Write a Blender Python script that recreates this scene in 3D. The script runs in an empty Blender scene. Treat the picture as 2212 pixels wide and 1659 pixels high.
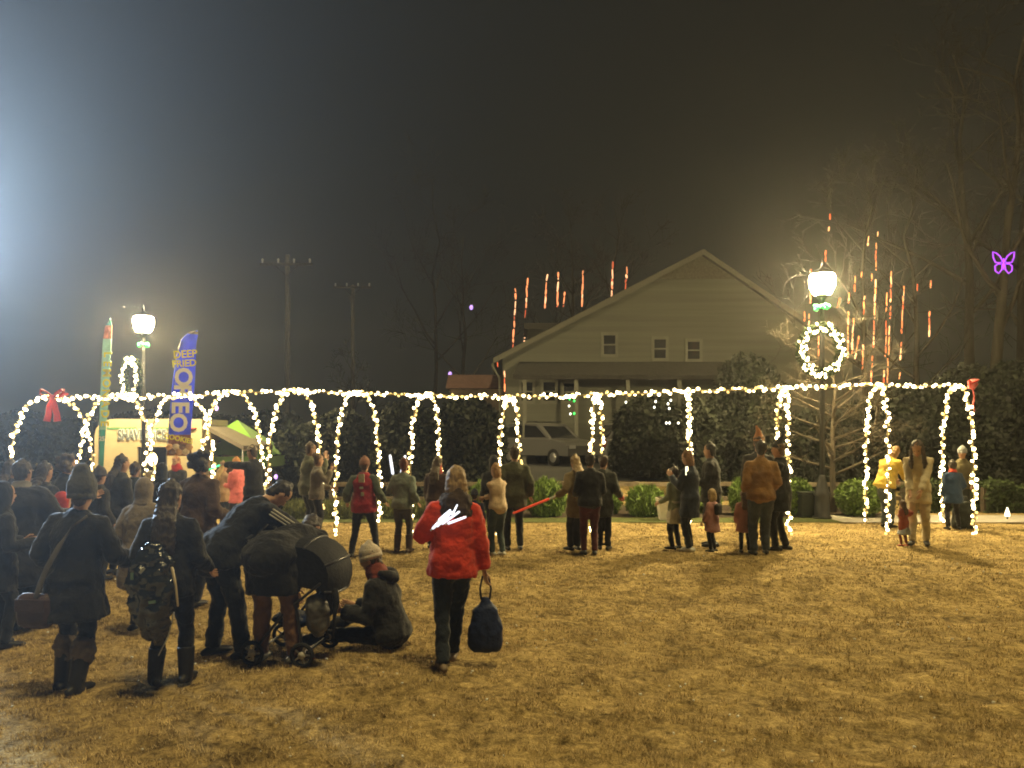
import bpy, bmesh, math, random
import numpy as np
from mathutils import Vector, Matrix, noise as mnoise

R = math.radians
random.seed(7); rng = np.random.default_rng(7)
SC = bpy.context.scene
COL = SC.collection

# ------------------------------------------------------------------ camera
CAM_H, F_PX, HZN = 1.85, 1600.0, 945.0          # eye height, focal length and horizon row (photo width 2212 px)
cam_d = bpy.data.cameras.new('camera'); cam = bpy.data.objects.new('camera', cam_d); COL.objects.link(cam)
cam.location = (0, 0, CAM_H); cam.rotation_euler = (R(90), 0, 0)
cam_d.sensor_width = 36; cam_d.lens = 36*F_PX/2212; cam_d.shift_y = (HZN-829.5)/2212
cam_d.clip_start = .1; cam_d.clip_end = 2000
SC.camera = cam
# ------------------------------------------------------------------ world: dim night sky
W = bpy.data.worlds.new('World'); SC.world = W; W.use_nodes = True
nt = W.node_tree; nt.nodes.clear()
o_ = nt.nodes.new('ShaderNodeOutputWorld'); bg = nt.nodes.new('ShaderNodeBackground')
sky = nt.nodes.new('ShaderNodeTexSky'); sky.sky_type = 'NISHITA'; sky.sun_disc = False
sky.sun_elevation = R(-4); sky.sun_rotation = R(150)
mx = nt.nodes.new('ShaderNodeMix'); mx.data_type = 'RGBA'; mx.blend_type = 'MIX'; mx.inputs[0].default_value = .94
mx.inputs[7].default_value = (.16, .16, .12, 1)                       # town glow on low cloud
nt.links.new(sky.outputs[0], mx.inputs[6]); nt.links.new(mx.outputs[2], bg.inputs[0]); nt.links.new(bg.outputs[0], o_.inputs[0])
bg.inputs[1].default_value = .05
# ------------------------------------------------------------------ the one sun lamp, turned down for night
sd = bpy.data.lights.new('sun', 'SUN'); sd.energy = 2.35; sd.angle = R(12); sd.color = (1, .77, .33)
sun = bpy.data.objects.new('sun', sd); COL.objects.link(sun)
sun.rotation_euler = (R(14), 0, R(60))
# ------------------------------------------------------------------ floodlight on a mast beyond the left edge of the picture (its beam shows in the haze)
FLOOD = Vector((-11.7, 14.0, 5.0))
fd = bpy.data.lights.new('floodlight_beam', 'SPOT'); fd.energy = 150000; fd.color = (.57, .77, 1); fd.spot_size = R(118); fd.spot_blend = 1.0; fd.shadow_soft_size = .8
fl = bpy.data.objects.new('floodlight_beam', fd); COL.objects.link(fl); fl.location = FLOOD
fl.rotation_euler = Vector((.25, -1, .47)).to_track_quat('-Z', 'Y').to_euler()
# ------------------------------------------------------------------ colour management, sampling
SC.view_settings.view_transform = 'Standard'; SC.view_settings.look = 'None'
SC.view_settings.exposure = 0; SC.view_settings.gamma = 1; SC.view_settings.use_curve_mapping = False
cy = SC.cycles
cy.use_denoising = True
try: cy.denoiser = 'OPENIMAGEDENOISE'
except Exception: pass
cy.max_bounces = 4; cy.diffuse_bounces = 2; cy.glossy_bounces = 2; cy.transmission_bounces = 3; cy.volume_bounces = 0; cy.transparent_max_bounces = 8
cy.caustics_reflective = False; cy.caustics_refractive = False; cy.sample_clamp_indirect = 3.0
cy.pixel_filter_type = 'BLACKMAN_HARRIS'; cy.filter_width = 1.9

LAMP_E, BULB_E = 1800.0, 15.0

# ================================================================== helpers
def U(px, py, Y):                       # photo pixel (2212 wide) + distance -> point in the place
    return Vector(((px-1106)/F_PX*Y, Y, CAM_H-(py-HZN)/F_PX*Y))
def Yfoot(py): return F_PX*CAM_H/(py-HZN)
def sstep(a, b, x):
    t = min(1, max(0, (x-a)/(b-a))); return t*t*(3-2*t)
def gz(x, y):                           # height of the lawn
    z = -.20*math.exp(-((x-4.6)/2.4)**2-((y-8.4)/1.0)**2) + .07*math.exp(-((x-5.2)/2.8)**2-((y-10.1)/1.0)**2)
    z += .03*math.sin(x*.9+y*.5)*math.exp(-((y-6)/4)**2)
    z += -.75*sstep(-3, -6, x)*sstep(16.5, 21, y) + .7*sstep(-3, 0, x)*sstep(20, 27, y)
    return z
_mats = {}
def mat(name, col, rough=.8, var=.25, scale=14., bump=.0, bscale=60., metal=0, emit=0, ecol=None, sheen=0, island=0, trans=0, spec=.3, stretch=None):
    if name in _mats: return _mats[name]
    m = bpy.data.materials.new(name); m.use_nodes = True; n = m.node_tree.nodes; l = m.node_tree.links
    b = n['Principled BSDF']; b.inputs['Roughness'].default_value = rough; b.inputs['Metallic'].default_value = metal
    b.inputs['Specular IOR Level'].default_value = spec
    if sheen: b.inputs['Sheen Weight'].default_value = sheen
    if trans: b.inputs['Transmission Weight'].default_value = trans
    tc = n.new('ShaderNodeTexCoord'); src = tc.outputs['Object']
    if stretch:
        mp = n.new('ShaderNodeMapping'); mp.inputs['Scale'].default_value = stretch; l.new(src, mp.inputs[0]); src = mp.outputs[0]
    if var or island:
        nz = n.new('ShaderNodeTexNoise'); nz.inputs['Scale'].default_value = scale; nz.inputs['Detail'].default_value = 4; l.new(src, nz.inputs['Vector'])
        rp = n.new('ShaderNodeValToRGB'); c = col
        rp.color_ramp.elements[0].position = .3; rp.color_ramp.elements[1].position = .7
        rp.color_ramp.elements[0].color = (*[v*(1-var) for v in c], 1); rp.color_ramp.elements[1].color = (*[min(1, v*(1+var)) for v in c], 1)
        l.new(nz.outputs[0], rp.inputs[0]); out = rp.outputs[0]
        if island:
            ge = n.new('ShaderNodeNewGeometry'); hs = n.new('ShaderNodeHueSaturation'); ma = n.new('ShaderNodeMapRange')
            ma.inputs[3].default_value = 1-island; ma.inputs[4].default_value = 1+island
            l.new(ge.outputs['Random Per Island'], ma.inputs[0]); l.new(ma.outputs[0], hs.inputs['Value']); l.new(out, hs.inputs['Color']); out = hs.outputs[0]
        l.new(out, b.inputs['Base Color'])
    else: b.inputs['Base Color'].default_value = (*col, 1)
    if bump:
        nb = n.new('ShaderNodeTexNoise'); nb.inputs['Scale'].default_value = bscale; nb.inputs['Detail'].default_value = 3; l.new(src, nb.inputs['Vector'])
        bp = n.new('ShaderNodeBump'); bp.inputs['Strength'].default_value = bump; bp.inputs['Distance'].default_value = .02
        l.new(nb.outputs[0], bp.inputs['Height']); l.new(bp.outputs[0], b.inputs['Normal'])
    if emit:
        b.inputs['Emission Color'].default_value = (*(ecol or col), 1); b.inputs['Emission Strength'].default_value = emit
    _mats[name] = m; return m
def fab(col, rough=.9): 
    k = 'fabric_%02x%02x%02x' % tuple(int(min(255, v*255*1.0)) for v in [c**.4545 for c in col])
    return mat(k, col, rough, .22, 9, .5, 40, sheen=.15, spec=.2)

class MB:                               # mesh builder
    def __init__(s): s.v = []; s.f = []; s.m = []
    def add(s, v, f, mi=0):
        b = len(s.v); s.v += [tuple(p) for p in v]; s.f += [tuple(i+b for i in q) for q in f]; s.m += [mi]*len(f)
    def box(s, c, d, rot=None, mi=0, bev=0):
        hx, hy, hz = d[0]/2, d[1]/2, d[2]/2; c = Vector(c)
        if bev:
            e = min(bev, hx*.9, hy*.9, hz*.9); v = []
            for sx in (-1, 1):
                for sy in (-1, 1):
                    for sz in (-1, 1):
                        v += [(sx*(hx-e), sy*(hy-e), sz*hz), (sx*(hx-e), sy*hy, sz*(hz-e)), (sx*hx, sy*(hy-e), sz*(hz-e))]
            bm = bmesh.new()
            for p in v: bm.verts.new(p)
            r = bmesh.ops.convex_hull(bm, input=bm.verts); bm.verts.index_update(); bm.verts.ensure_lookup_table()
            vv = [x.co.copy() for x in bm.verts]; ff = [[x.index for x in q.verts] for q in bm.faces]; bm.free()
        else:
            vv = [Vector((x, y, z)) for x in (-hx, hx) for y in (-hy, hy) for z in (-hz, hz)]
            ff = [(0, 1, 3, 2), (4, 6, 7, 5), (0, 4, 5, 1), (2, 3, 7, 6), (0, 2, 6, 4), (1, 5, 7, 3)]
        if rot: vv = [rot @ p for p in vv]
        s.add([p+c for p in vv], ff, mi)
    def tube(s, pts, rad, n=8, ref=None, cap='round', mi=0, closed=False):
        """loft along pts; rad = list of r or (rx, ry); cap 'round', 'flat' or 'rf' / 'fr'"""
        P = [Vector(p) for p in pts]; RR = [(r, r) if not isinstance(r, (tuple, list)) else tuple(r) for r in rad]
        c0 = cap in ('round', 'rf'); c1 = cap in ('round', 'fr')
        if c0 and not closed:
            d = (P[1]-P[0]).normalized(); r = RR[0]; k = min(r)
            P = [P[0]-d*k*.92, P[0]-d*k*.62]+P; RR = [(r[0]*.35, r[1]*.35), (r[0]*.78, r[1]*.78)]+RR
        if c1 and not closed:
            d = (P[-1]-P[-2]).normalized(); r = RR[-1]; k = min(r)
            P = P+[P[-1]+d*k*.62, P[-1]+d*k*.92]; RR = RR+[(r[0]*.78, r[1]*.78), (r[0]*.35, r[1]*.35)]
        m = len(P); v = []; px = Vector(ref) if ref is not None else None
        for i in range(m):
            if closed: t = P[(i+1) % m]-P[i-1]
            else: t = P[min(i+1, m-1)]-P[max(i-1, 0)]
            t = t.normalized() if t.length > 1e-9 else Vector((0, 0, 1))
            if px is None:
                px = Vector((1, 0, 0)) if abs(t.x) < .8 else Vector((0, 1, 0))
            x = px-t*px.dot(t)
            if x.length < 1e-6: x = t.orthogonal()
            x.normalize(); y = t.cross(x)
            if ref is None: px = x
            for k in range(n):
                a = 2*math.pi*k/n; v.append(P[i]+x*(RR[i][0]*math.cos(a))+y*(RR[i][1]*math.sin(a)))
        f = []
        for i in range(m if closed else m-1):
            j = (i+1) % m
            for k in range(n):
                k2 = (k+1) % n; f.append((i*n+k, i*n+k2, j*n+k2, j*n+k))
        if not closed: f.append(tuple(range(n-1, -1, -1))); f.append(tuple((m-1)*n+k for k in range(n)))
        s.add(v, f, mi)
    def ell(s, c, r, rot=None, n=10, mi=0):
        c = Vector(c); A = rot or Matrix.Identity(3); z = A @ Vector((0, 0, 1)); x = A @ Vector((1, 0, 0))
        zs = [-.98, -.8, -.45, 0, .45, .8, .98]
        s.tube([c+z*(r[2]*q) for q in zs], [(r[0]*math.sqrt(1-q*q), r[1]*math.sqrt(1-q*q)) for q in zs], n, x, 'flat', mi)
    def mesh(s, name, mats, smooth=True):
        me = bpy.data.meshes.new(name); me.from_pydata(s.v, [], s.f)
        for m in mats: me.materials.append(m)
        if len(mats) > 1: me.polygons.foreach_set('material_index', s.m)
        if smooth: me.polygons.foreach_set('use_smooth', [True]*len(me.polygons))
        me.update(); return me
    def obj(s, name, mats, parent=None, loc=None, smooth=True):
        if not isinstance(mats, (list, tuple)): mats = [mats]
        return link(name, s.mesh(name, mats, smooth), parent, loc)
def link(name, data, parent=None, loc=None):
    o = bpy.data.objects.new(name, data); COL.objects.link(o)
    if parent: o.parent = parent
    if loc is not None: o.location = loc
    return o
def tag(o, label=None, cat=None, group=None, kind=None):
    for k, v in (('label', label), ('category', cat), ('group', group), ('kind', kind)):
        if v: o[k] = v
    return o
def thing(name, label, cat, loc=(0, 0, 0), rz=0, group=None):
    e = bpy.data.objects.new(name, None); COL.objects.link(e); e.location = loc; e.rotation_euler = (0, 0, rz); e.empty_display_size = .1
    return tag(e, label, cat, group)
def np_mesh(name, verts, faces, m, smooth=False):
    me = bpy.data.meshes.new(name); k = faces.shape[1]
    me.vertices.add(len(verts)); me.vertices.foreach_set('co', np.asarray(verts, np.float32).ravel())
    me.loops.add(faces.size); me.loops.foreach_set('vertex_index', np.asarray(faces, np.int32).ravel())
    me.polygons.add(len(faces)); me.polygons.foreach_set('loop_start', np.arange(0, faces.size, k, dtype=np.int32))
    if smooth: me.polygons.foreach_set('use_smooth', np.ones(len(faces), bool))
    me.materials.append(m); me.update(); me.validate(); return me
BAKE = []
_clouds = {}
def cloth_tex(sz):
    if sz not in _clouds:
        t = bpy.data.textures.new('folds_%g' % sz, 'CLOUDS'); t.noise_scale = sz; t.noise_depth = 2; _clouds[sz] = t
    return _clouds[sz]
def skin_up(o, vox, it=3, folds=0, fsz=.12, fine=0):        # weld the overlapping tubes of one part into one surface
    r = o.modifiers.new('weld', 'REMESH'); r.mode = 'VOXEL'; r.voxel_size = vox; r.use_smooth_shade = True
    if it:
        s_ = o.modifiers.new('soft', 'SMOOTH'); s_.factor = .5; s_.iterations = it
    if folds:
        d = o.modifiers.new('folds', 'DISPLACE'); d.texture = cloth_tex(fsz); d.strength = folds; d.mid_level = .5; d.texture_coords = 'GLOBAL'
    if fine:
        d = o.modifiers.new('creases', 'DISPLACE'); d.texture = cloth_tex(.045); d.strength = fine; d.mid_level = .5; d.texture_coords = 'GLOBAL'
    BAKE.append(o); return o
def text(body, size, mt, parent, loc, rot, name='lettering', ext=.004, align='CENTER', sx=1, bold=0):
    c = bpy.data.curves.new(name, 'FONT'); c.body = body; c.size = size; c.extrude = ext; c.align_x = align; c.align_y = 'CENTER'; c.resolution_u = 3; c.offset = bold
    c.materials.append(mt)
    o = bpy.data.objects.new(name, c); COL.objects.link(o); o.parent = parent; o.location = loc; o.rotation_euler = rot; o.scale = (sx, 1, 1); BAKE.append(o); return o
def leaf_mesh(name, pts, size, m, up=.0, aspect=1.8, seed=1):
    g = np.random.default_rng(seed); n = len(pts); P = np.asarray(pts)
    d = g.normal(size=(n, 3)); d[:, 2] += up; d /= np.linalg.norm(d, axis=1)[:, None]
    e = g.normal(size=(n, 3)); e = np.cross(d, e); e /= np.linalg.norm(e, axis=1)[:, None]
    s = (size*(.6+.8*g.random(n)))[:, None]
    a = d*s*aspect*.5; b = e*s*.5
    v = np.stack([P-a, P+b, P+a, P-b], 1).reshape(-1, 3)
    return np_mesh(name, v, np.arange(4*n).reshape(n, 4), m)

# ================================================================== the ground
def ground_mat():
    m = bpy.data.materials.new('dry_lawn'); m.use_nodes = True; n = m.node_tree.nodes; l = m.node_tree.links; b = n['Principled BSDF']
    tc = n.new('ShaderNodeTexCoord')
    def nz(sc, det=5): 
        q = n.new('ShaderNodeTexNoise'); q.inputs['Scale'].default_value = sc; q.inputs['Detail'].default_value = det; q.inputs['Roughness'].default_value = .65; l.new(tc.outputs['Object'], q.inputs['Vector']); return q
    a, c, d = nz(2.2), nz(14, 6), nz(75, 4)
    r1 = n.new('ShaderNodeValToRGB'); e = r1.color_ramp.elements; e[0].position = .38; e[0].color = (.105, .078, .034, 1); e[1].position = .60; e[1].color = (.58, .455, .215, 1)
    mm = n.new('ShaderNodeMath'); mm.operation = 'MULTIPLY_ADD'; mm.inputs[1].default_value = .55
    l.new(c.outputs[0], mm.inputs[0]); m2 = n.new('ShaderNodeMath'); m2.operation = 'MULTIPLY'; m2.inputs[1].default_value = .45; l.new(a.outputs[0], m2.inputs[0]); l.new(m2.outputs[0], mm.inputs[2]); l.new(mm.outputs[0], r1.inputs[0])
    r2 = n.new('ShaderNodeValToRGB'); e = r2.color_ramp.elements; e[0].position = .3; e[0].color = (.55, .5, .45, 1); e[1].position = .7; e[1].color = (1.25, 1.2, 1.1, 1); l.new(d.outputs[0], r2.inputs[0])
    mu = n.new('ShaderNodeMix'); mu.data_type = 'RGBA'; mu.blend_type = 'MULTIPLY'; mu.inputs[0].default_value = 1; l.new(r1.outputs[0], mu.inputs[6]); l.new(r2.outputs[0], mu.inputs[7]); l.new(mu.outputs[2], b.inputs['Base Color'])
    b.inputs['Roughness'].default_value = .95; b.inputs['Specular IOR Level'].default_value = .1
    bp = n.new('ShaderNodeBump'); bp.inputs['Strength'].default_value = 1.0; bp.inputs['Distance'].default_value = .06; l.new(c.outputs[0], bp.inputs['Height']); l.new(bp.outputs[0], b.inputs['Normal'])
    return m
def build_ground():
    xs = np.concatenate([-np.geomspace(16, 200, 12)[::-1], np.arange(-15.5, 15.6, .11), np.geomspace(16, 200, 12)])
    ys = np.concatenate([-np.geomspace(1, 60, 7)[::-1], np.arange(0, 3, .5), np.arange(3, 17, .085), np.geomspace(17.1, 300, 40)])
    nx, ny = len(xs), len(ys); V = np.zeros((ny, nx, 3))
    for j, y in enumerate(ys):
        for i, x in enumerate(xs):
            z = gz(x, y)
            if 3 <= y < 17 and abs(x) < 15.6:
                fade = min(1, (17-y)/1.5)
                z += fade*(.036*mnoise.noise((x*1.9, y*3.4, 0))+.034*mnoise.noise((x*4.2, y*7.5, 3)))
            V[j, i] = (x, y, z-.012)
    idx = np.arange(nx*ny).reshape(ny, nx)
    F = np.stack([idx[:-1, :-1], idx[:-1, 1:], idx[1:, 1:], idx[1:, :-1]], -1).reshape(-1, 4)
    o = link('ground', np_mesh('ground', V.reshape(-1, 3), F, ground_mat(), True)); tag(o, 'dry tan winter lawn, uneven and clumped', None, None, 'structure')
    # dry blades
    g = np.random.default_rng(3); n = 260000
    Y = 3.6*(15.8/3.6)**g.random(n); X = (g.random(n)*2-1)*(Y*.78)
    keep = np.array([mnoise.noise((x*1.5, y*2.8, 9))*.6+mnoise.noise((x*5.5, y*10, 4)) > -.06+.35*(r-.5) for x, y, r in zip(X, Y, g.random(n))]); X, Y = X[keep], Y[keep]; n = len(X)
    Z = np.array([gz(x, y)+.036*mnoise.noise((x*1.9, y*3.4, 0))+.034*mnoise.noise((x*4.2, y*7.5, 3)) for x, y in zip(X, Y)])-.014
    a = g.random(n)*6.283; ln = (.018+.036*g.random(n))*(.75+Y*.03); wd = (.0018+.0014*g.random(n))*(Y/4)**.7; tilt = .25+.9*g.random(n)
    base = np.stack([X, Y, Z], 1); dr = np.stack([np.cos(a)*np.sin(tilt), np.sin(a)*np.sin(tilt), np.cos(tilt)], 1)
    sd_ = np.stack([-np.sin(a), np.cos(a), np.zeros(n)], 1)*wd[:, None]
    v = np.stack([base-sd_, base+sd_, base+dr*ln[:, None]], 1).reshape(-1, 3)
    gm = mat('dry_grass_blade', (.46, .35, .18), .8, .2, 3, island=.5, spec=.2)
    tag(link('grass', np_mesh('grass', v, np.arange(3*n).reshape(n, 3), gm)), 'short dry tan grass blades over the lawn', 'grass', None, 'stuff')
    # pale flakes added to stand for glints of light on the lawn
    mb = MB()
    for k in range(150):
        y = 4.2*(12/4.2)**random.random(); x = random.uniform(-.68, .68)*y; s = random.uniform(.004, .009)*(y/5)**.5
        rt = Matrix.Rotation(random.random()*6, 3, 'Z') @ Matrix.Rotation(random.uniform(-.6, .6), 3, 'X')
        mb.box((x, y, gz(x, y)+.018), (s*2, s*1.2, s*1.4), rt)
    tag(mb.obj('glint_flakes', mat('pale_glint', (.9, .9, .86), .25, 0, spec=.8)), 'tiny pale flakes added as glints on the dry lawn', 'glint_flakes', None, 'stuff')
build_ground()

def strip(name, x0, x1, y0, y1, m, dz, label, nx=24, ny=4):
    mb = MB(); 
    for j in range(ny+1):
        for i in range(nx+1):
            x = x0+(x1-x0)*i/nx; y = y0+(y1-y0)*j/ny; mb.v.append((x, y, gz(x, y)+dz))
    for j in range(ny):
        for i in range(nx):
            a = j*(nx+1)+i; mb.f.append((a, a+1, a+nx+2, a+nx+1)); mb.m.append(0)
    return tag(mb.obj(name, m), label, None, None, 'structure')
strip('sidewalk', 7.2, 26, 16.05, 17.55, mat('concrete', (.36, .33, .28), .85, .15, 3, .25, 30), .012, 'pale concrete path behind the lit hoops')
strip('planting_bed', -5.5, 9.0, 17.0, 20.2, mat('mulch', (.055, .04, .027), .95, .4, 20, .9, 50), .01, 'dark mulched bed along the back of the lawn')
strip('verge', -6.0, 7.2, 16.1, 17.0, mat('green_turf', (.085, .1, .03), .95, .4, 12, .8, 60), .006, 'strip of greener turf in front of the bed')
strip('parking_lot', -5, 22, 24, 34, mat('asphalt', (.05, .05, .05), .9, .2, 8, .4, 80), .02, 'dark asphalt where the cars are parked', 30, 10)

# ================================================================== light tunnel
PIPE = mat('tan_pipe', (.45, .36, .18), .5, .15, 30)
WIRE = mat('green_wire', (.03, .035, .02), .6, 0)
def bulb_mesh(name, r, m):
    bm = bmesh.new(); bmesh.ops.create_icosphere(bm, subdivisions=1, radius=r)
    for v in bm.verts: v.co.z *= 1.25
    me = bpy.data.meshes.new(name); bm.to_mesh(me); bm.free(); me.materials.append(m); me.polygons.foreach_set('use_smooth', [True]*len(me.polygons)); return me
WARM = bulb_mesh('warm_bulb', .031, mat('warm_bulb_glow', (1, .8, .45), .4, 0, emit=BULB_E, ecol=(1, .80, .42)))
WARM2 = bulb_mesh('amber_bulb', .028, mat('amber_bulb_glow', (1, .8, .35), .4, 0, emit=1.7, ecol=(1, .74, .26)))
def resample(P, step):
    P = [Vector(p) for p in P]; out = []; acc = 0; nxt = 0
    for a, b in zip(P[:-1], P[1:]):
        L = (b-a).length
        while nxt <= acc+L and L > 0:
            out.append((a+(b-a)*((nxt-acc)/L), (b-a).normalized())); nxt += step()
        acc += L
    return out
def light_string(path, label, group, step=.056, rad=.036, bulb=None, name='string_lights', cat='string lights'):
    t = thing(name, label, cat, path[0], 0, group); base = Vector(path[0]); P = [Vector(p)-base for p in path]
    # wire wound round the pipe
    fine = resample(P, lambda: .05); wp = []
    for i, (p, d) in enumerate(fine):
        x = d.orthogonal().normalized(); y = d.cross(x); a = i*.7; wp.append(p+(x*math.cos(a)+y*math.sin(a))*rad*.75)
    mb = MB(); mb.tube(wp, [.006]*len(wp), 4); mb.obj('wire', WIRE, t)
    i = 0
    for p, d in resample(P, lambda: step*random.choice((.55, .8, 1, 1, 1.1, 1.5, 1.9))):
        x = d.orthogonal().normalized(); y = d.cross(x); a = random.random()*6.28
        b = link('bulb', bulb or (WARM if random.random() < .68 else WARM2), t, p+(x*math.cos(a)+y*math.sin(a))*rad*random.uniform(.6, 1.25))
        b.rotation_euler = (random.random()*3, random.random()*3, 0); k = random.uniform(.75, 1.2); b.scale = (k, k, k); i += 1
    return t
HOOPS = [(115, 860), (255, 858), (392, 856), (505, 849), (640, 845), (776, 849), (922, 854), (1102, 858), (1291, 854), (1487, 846), (1692, 839), (1893, 834), (2068, 834)]
YT = 15.1; DIR = Vector((math.sin(R(13.2)), math.cos(R(13.2)), 0)); WH = 1.0
ORD = ['first', 'second', 'third', 'fourth', 'fifth', 'sixth', 'seventh', 'eighth', 'ninth', 'tenth', 'eleventh', 'twelfth', 'thirteenth']
def hoop_path(i):
    px, py = HOOPS[i]; top = U(px, py, YT); c = Vector((top.x, YT, 0)); P = []; N = 40
    wob = [random.uniform(-.018, .018) for _ in range(4)]
    for k in range(N+1):
        t = math.pi*k/N; cc = math.cos(t); u = -math.copysign(abs(cc)**.72, cc)*WH*(1.06 if i < 6 else .93); s = math.sin(t)
        q = c+DIR*u; q.z = gz(q.x, q.y)*(1-s)+top.z*max(0, s)**.64
        q += Vector((math.sin(t*3+i)*wob[0]+wob[1]*s, 0, 0)); P.append(q)
    return P, top
tun = thing('tunnel_frame', 'long row of thirteen thin hoops joined by one ridge pole across the lawn', 'light tunnel', (0, YT, 0))
ridge = []
for i in range(13):
    P, top = hoop_path(i); ridge.append(top.copy())
    mb = MB(); off = Vector((0, YT, 0)); mb.tube([p-off for p in P], [.014]*len(P), 6); mb.obj('hoop', PIPE, tun)
    side = {0: ' with the bow', 12: ' beside the boy in blue'}.get(i, '')
    light_string(P, 'warm white lights wound on the %s hoop from the left%s' % (ORD[i], side), 'lights wound on the hoops')
rp = []
for a, b in zip(ridge[:-1], ridge[1:]):
    for k in range(6): 
        q = a.lerp(b, k/6); q.z -= .02*math.sin(math.pi*k/6); rp.append(q+Vector((0, 0, .02)))
rp.append(ridge[-1]+Vector((.05, 0, .02))); rp.insert(0, ridge[0]+Vector((-.15, 0, 0)))
mb = MB(); mb.tube([p-Vector((0, YT, 0)) for p in rp], [.016]*len(rp), 6); mb.obj('ridge_pole', PIPE, tun)
light_string(rp, 'warm white lights wound along the ridge pole over all the hoops', None, .06)

RED = mat('red_velvet', (.5, .015, .012), .7, .2, 20, .3, 40, sheen=.4)
def bow(px, py, Y, sz, rz, label):
    t = thing('ribbon_bow', label, 'bow', U(px, py, Y), rz, 'red ribbon bows')
    for s in (-1, 1):
        mb = MB(); mb.tube([(0, 0, 0), (s*.10*sz, -.02, .10*sz), (s*.20*sz, -.04, .16*sz), (s*.24*sz, -.03, .07*sz), (s*.14*sz, -.01, .0), (0, 0, 0)], [(.02*sz, .03*sz), (.012, .085*sz), (.012, .10*sz), (.012, .10*sz), (.012, .07*sz), (.02*sz, .02*sz)], 8, (0, 0, 1)); mb.obj('loop', RED, t)
        mb = MB(); mb.tube([(0, -.02, 0), (s*.05*sz, -.05, -.18*sz), (s*.08*sz, -.03, -.36*sz), (s*.10*sz, -.05, -.50*sz)], [(.03*sz, .01), (.06*sz, .008), (.065*sz, .008), (.075*sz, .008)], 8, (1, 0, 0), 'flat'); mb.obj('tail', RED, t)
    mb = MB(); mb.ell((0, -.03, 0), (.05*sz, .045*sz, .05*sz)); mb.obj('knot', RED, t)
bow(115, 858, 14.98, .98, R(8), 'red ribbon bow on the first hoop, at the trailer end of the tunnel')
bow(2098, 838, 14.75, .95, R(62), 'red ribbon bow seen edge-on at the end hoop by the boy in blue')

# ================================================================== lamp posts, wreaths
IRON = mat('black_iron', (.02, .021, .02), .45, .2, 20, spec=.5)
GLOBE = mat('lamp_globe_glow', (1, .9, .7), .3, 0, emit=LAMP_E, ecol=(1, .77, .36))
def lamp_post(px, Y, gy, label):
    x = (px-1106)/F_PX*Y; g = gz(x, Y); t = thing('street_lamp', label, 'street lamp', (x, Y, g), 0, 'globe street lamps')
    zc = U(px, gy, Y).z-g
    mb = MB(); mb.tube([(0, 0, .0), (0, 0, .05), (0, 0, .08), (0, 0, .5), (0, 0, .56), (0, 0, .62), (0, 0, .9), (0, 0, 1.0)], [.21, .21, .17, .16, .19, .15, .085, .065], 12, cap='flat'); mb.obj('base', IRON, t)
    mb = MB(); mb.tube([(0, 0, .98), (0, 0, 2.5), (0, 0, zc-.62)], [.062, .055, .045], 10, cap='flat')
    for k in range(8):
        a = k*math.pi/4; mb.tube([(.058*math.cos(a), .058*math.sin(a), 1.0), (.046*math.cos(a), .046*math.sin(a), zc-.7)], [.009, .008], 4, cap='flat')
    mb.obj('post', IRON, t)
    mb = MB(); mb.tube([(0, 0, zc-.62), (0, 0, zc-.56), (0, 0, zc-.5), (0, 0, zc-.4), (0, 0, zc-.33), (0, 0, zc-.27)], [.05, .09, .06, .055, .11, .16], 12, cap='flat'); mb.obj('collar', IRON, t)
    mb = MB(); mb.tube([(0, 0, zc-.262), (0, 0, zc-.2), (0, 0, zc-.05), (0, 0, zc+.1), (0, 0, zc+.19)], [.16, .21, .27, .285, .25], 16, cap='flat'); mb.obj('globe', GLOBE, t)
    mb = MB(); mb.tube([(0, 0, zc+.195), (0, 0, zc+.22), (0, 0, zc+.27), (0, 0, zc+.34), (0, 0, zc+.38), (0, 0, zc+.42), (0, 0, zc+.58)], [.29, .28, .2, .06, .03, .045, .006], 14, cap='flat'); mb.obj('finial_cap', IRON, t)
    return x, Y, g, zc
GREEN = mat('green_light_glow', (.1, 1, .4), .4, 0, emit=1.25, ecol=(.01, 1, .10))
GB = bulb_mesh('green_bulb', .035, GREEN)
FIR = mat('fir_needles', (.035, .06, .02), .8, .3, 10, island=.5)
def green_ring(x, Y, z, label):
    t = thing('green_light_ring', label, 'lights', (x, Y, z), 0, 'green lights below the globes')
    mb = MB(); mb.tube([(.1*math.cos(a*.5236), .1*math.sin(a*.5236), 0) for a in range(12)], [.012]*12, 5, closed=True); mb.obj('wire', WIRE, t)
    for k in range(22):
        a = k*.2856*1.0; r = .10+random.uniform(0, .06); b = link('bulb', GB, t, (r*math.cos(a), r*math.sin(a), random.uniform(-.05, .05)))
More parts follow.
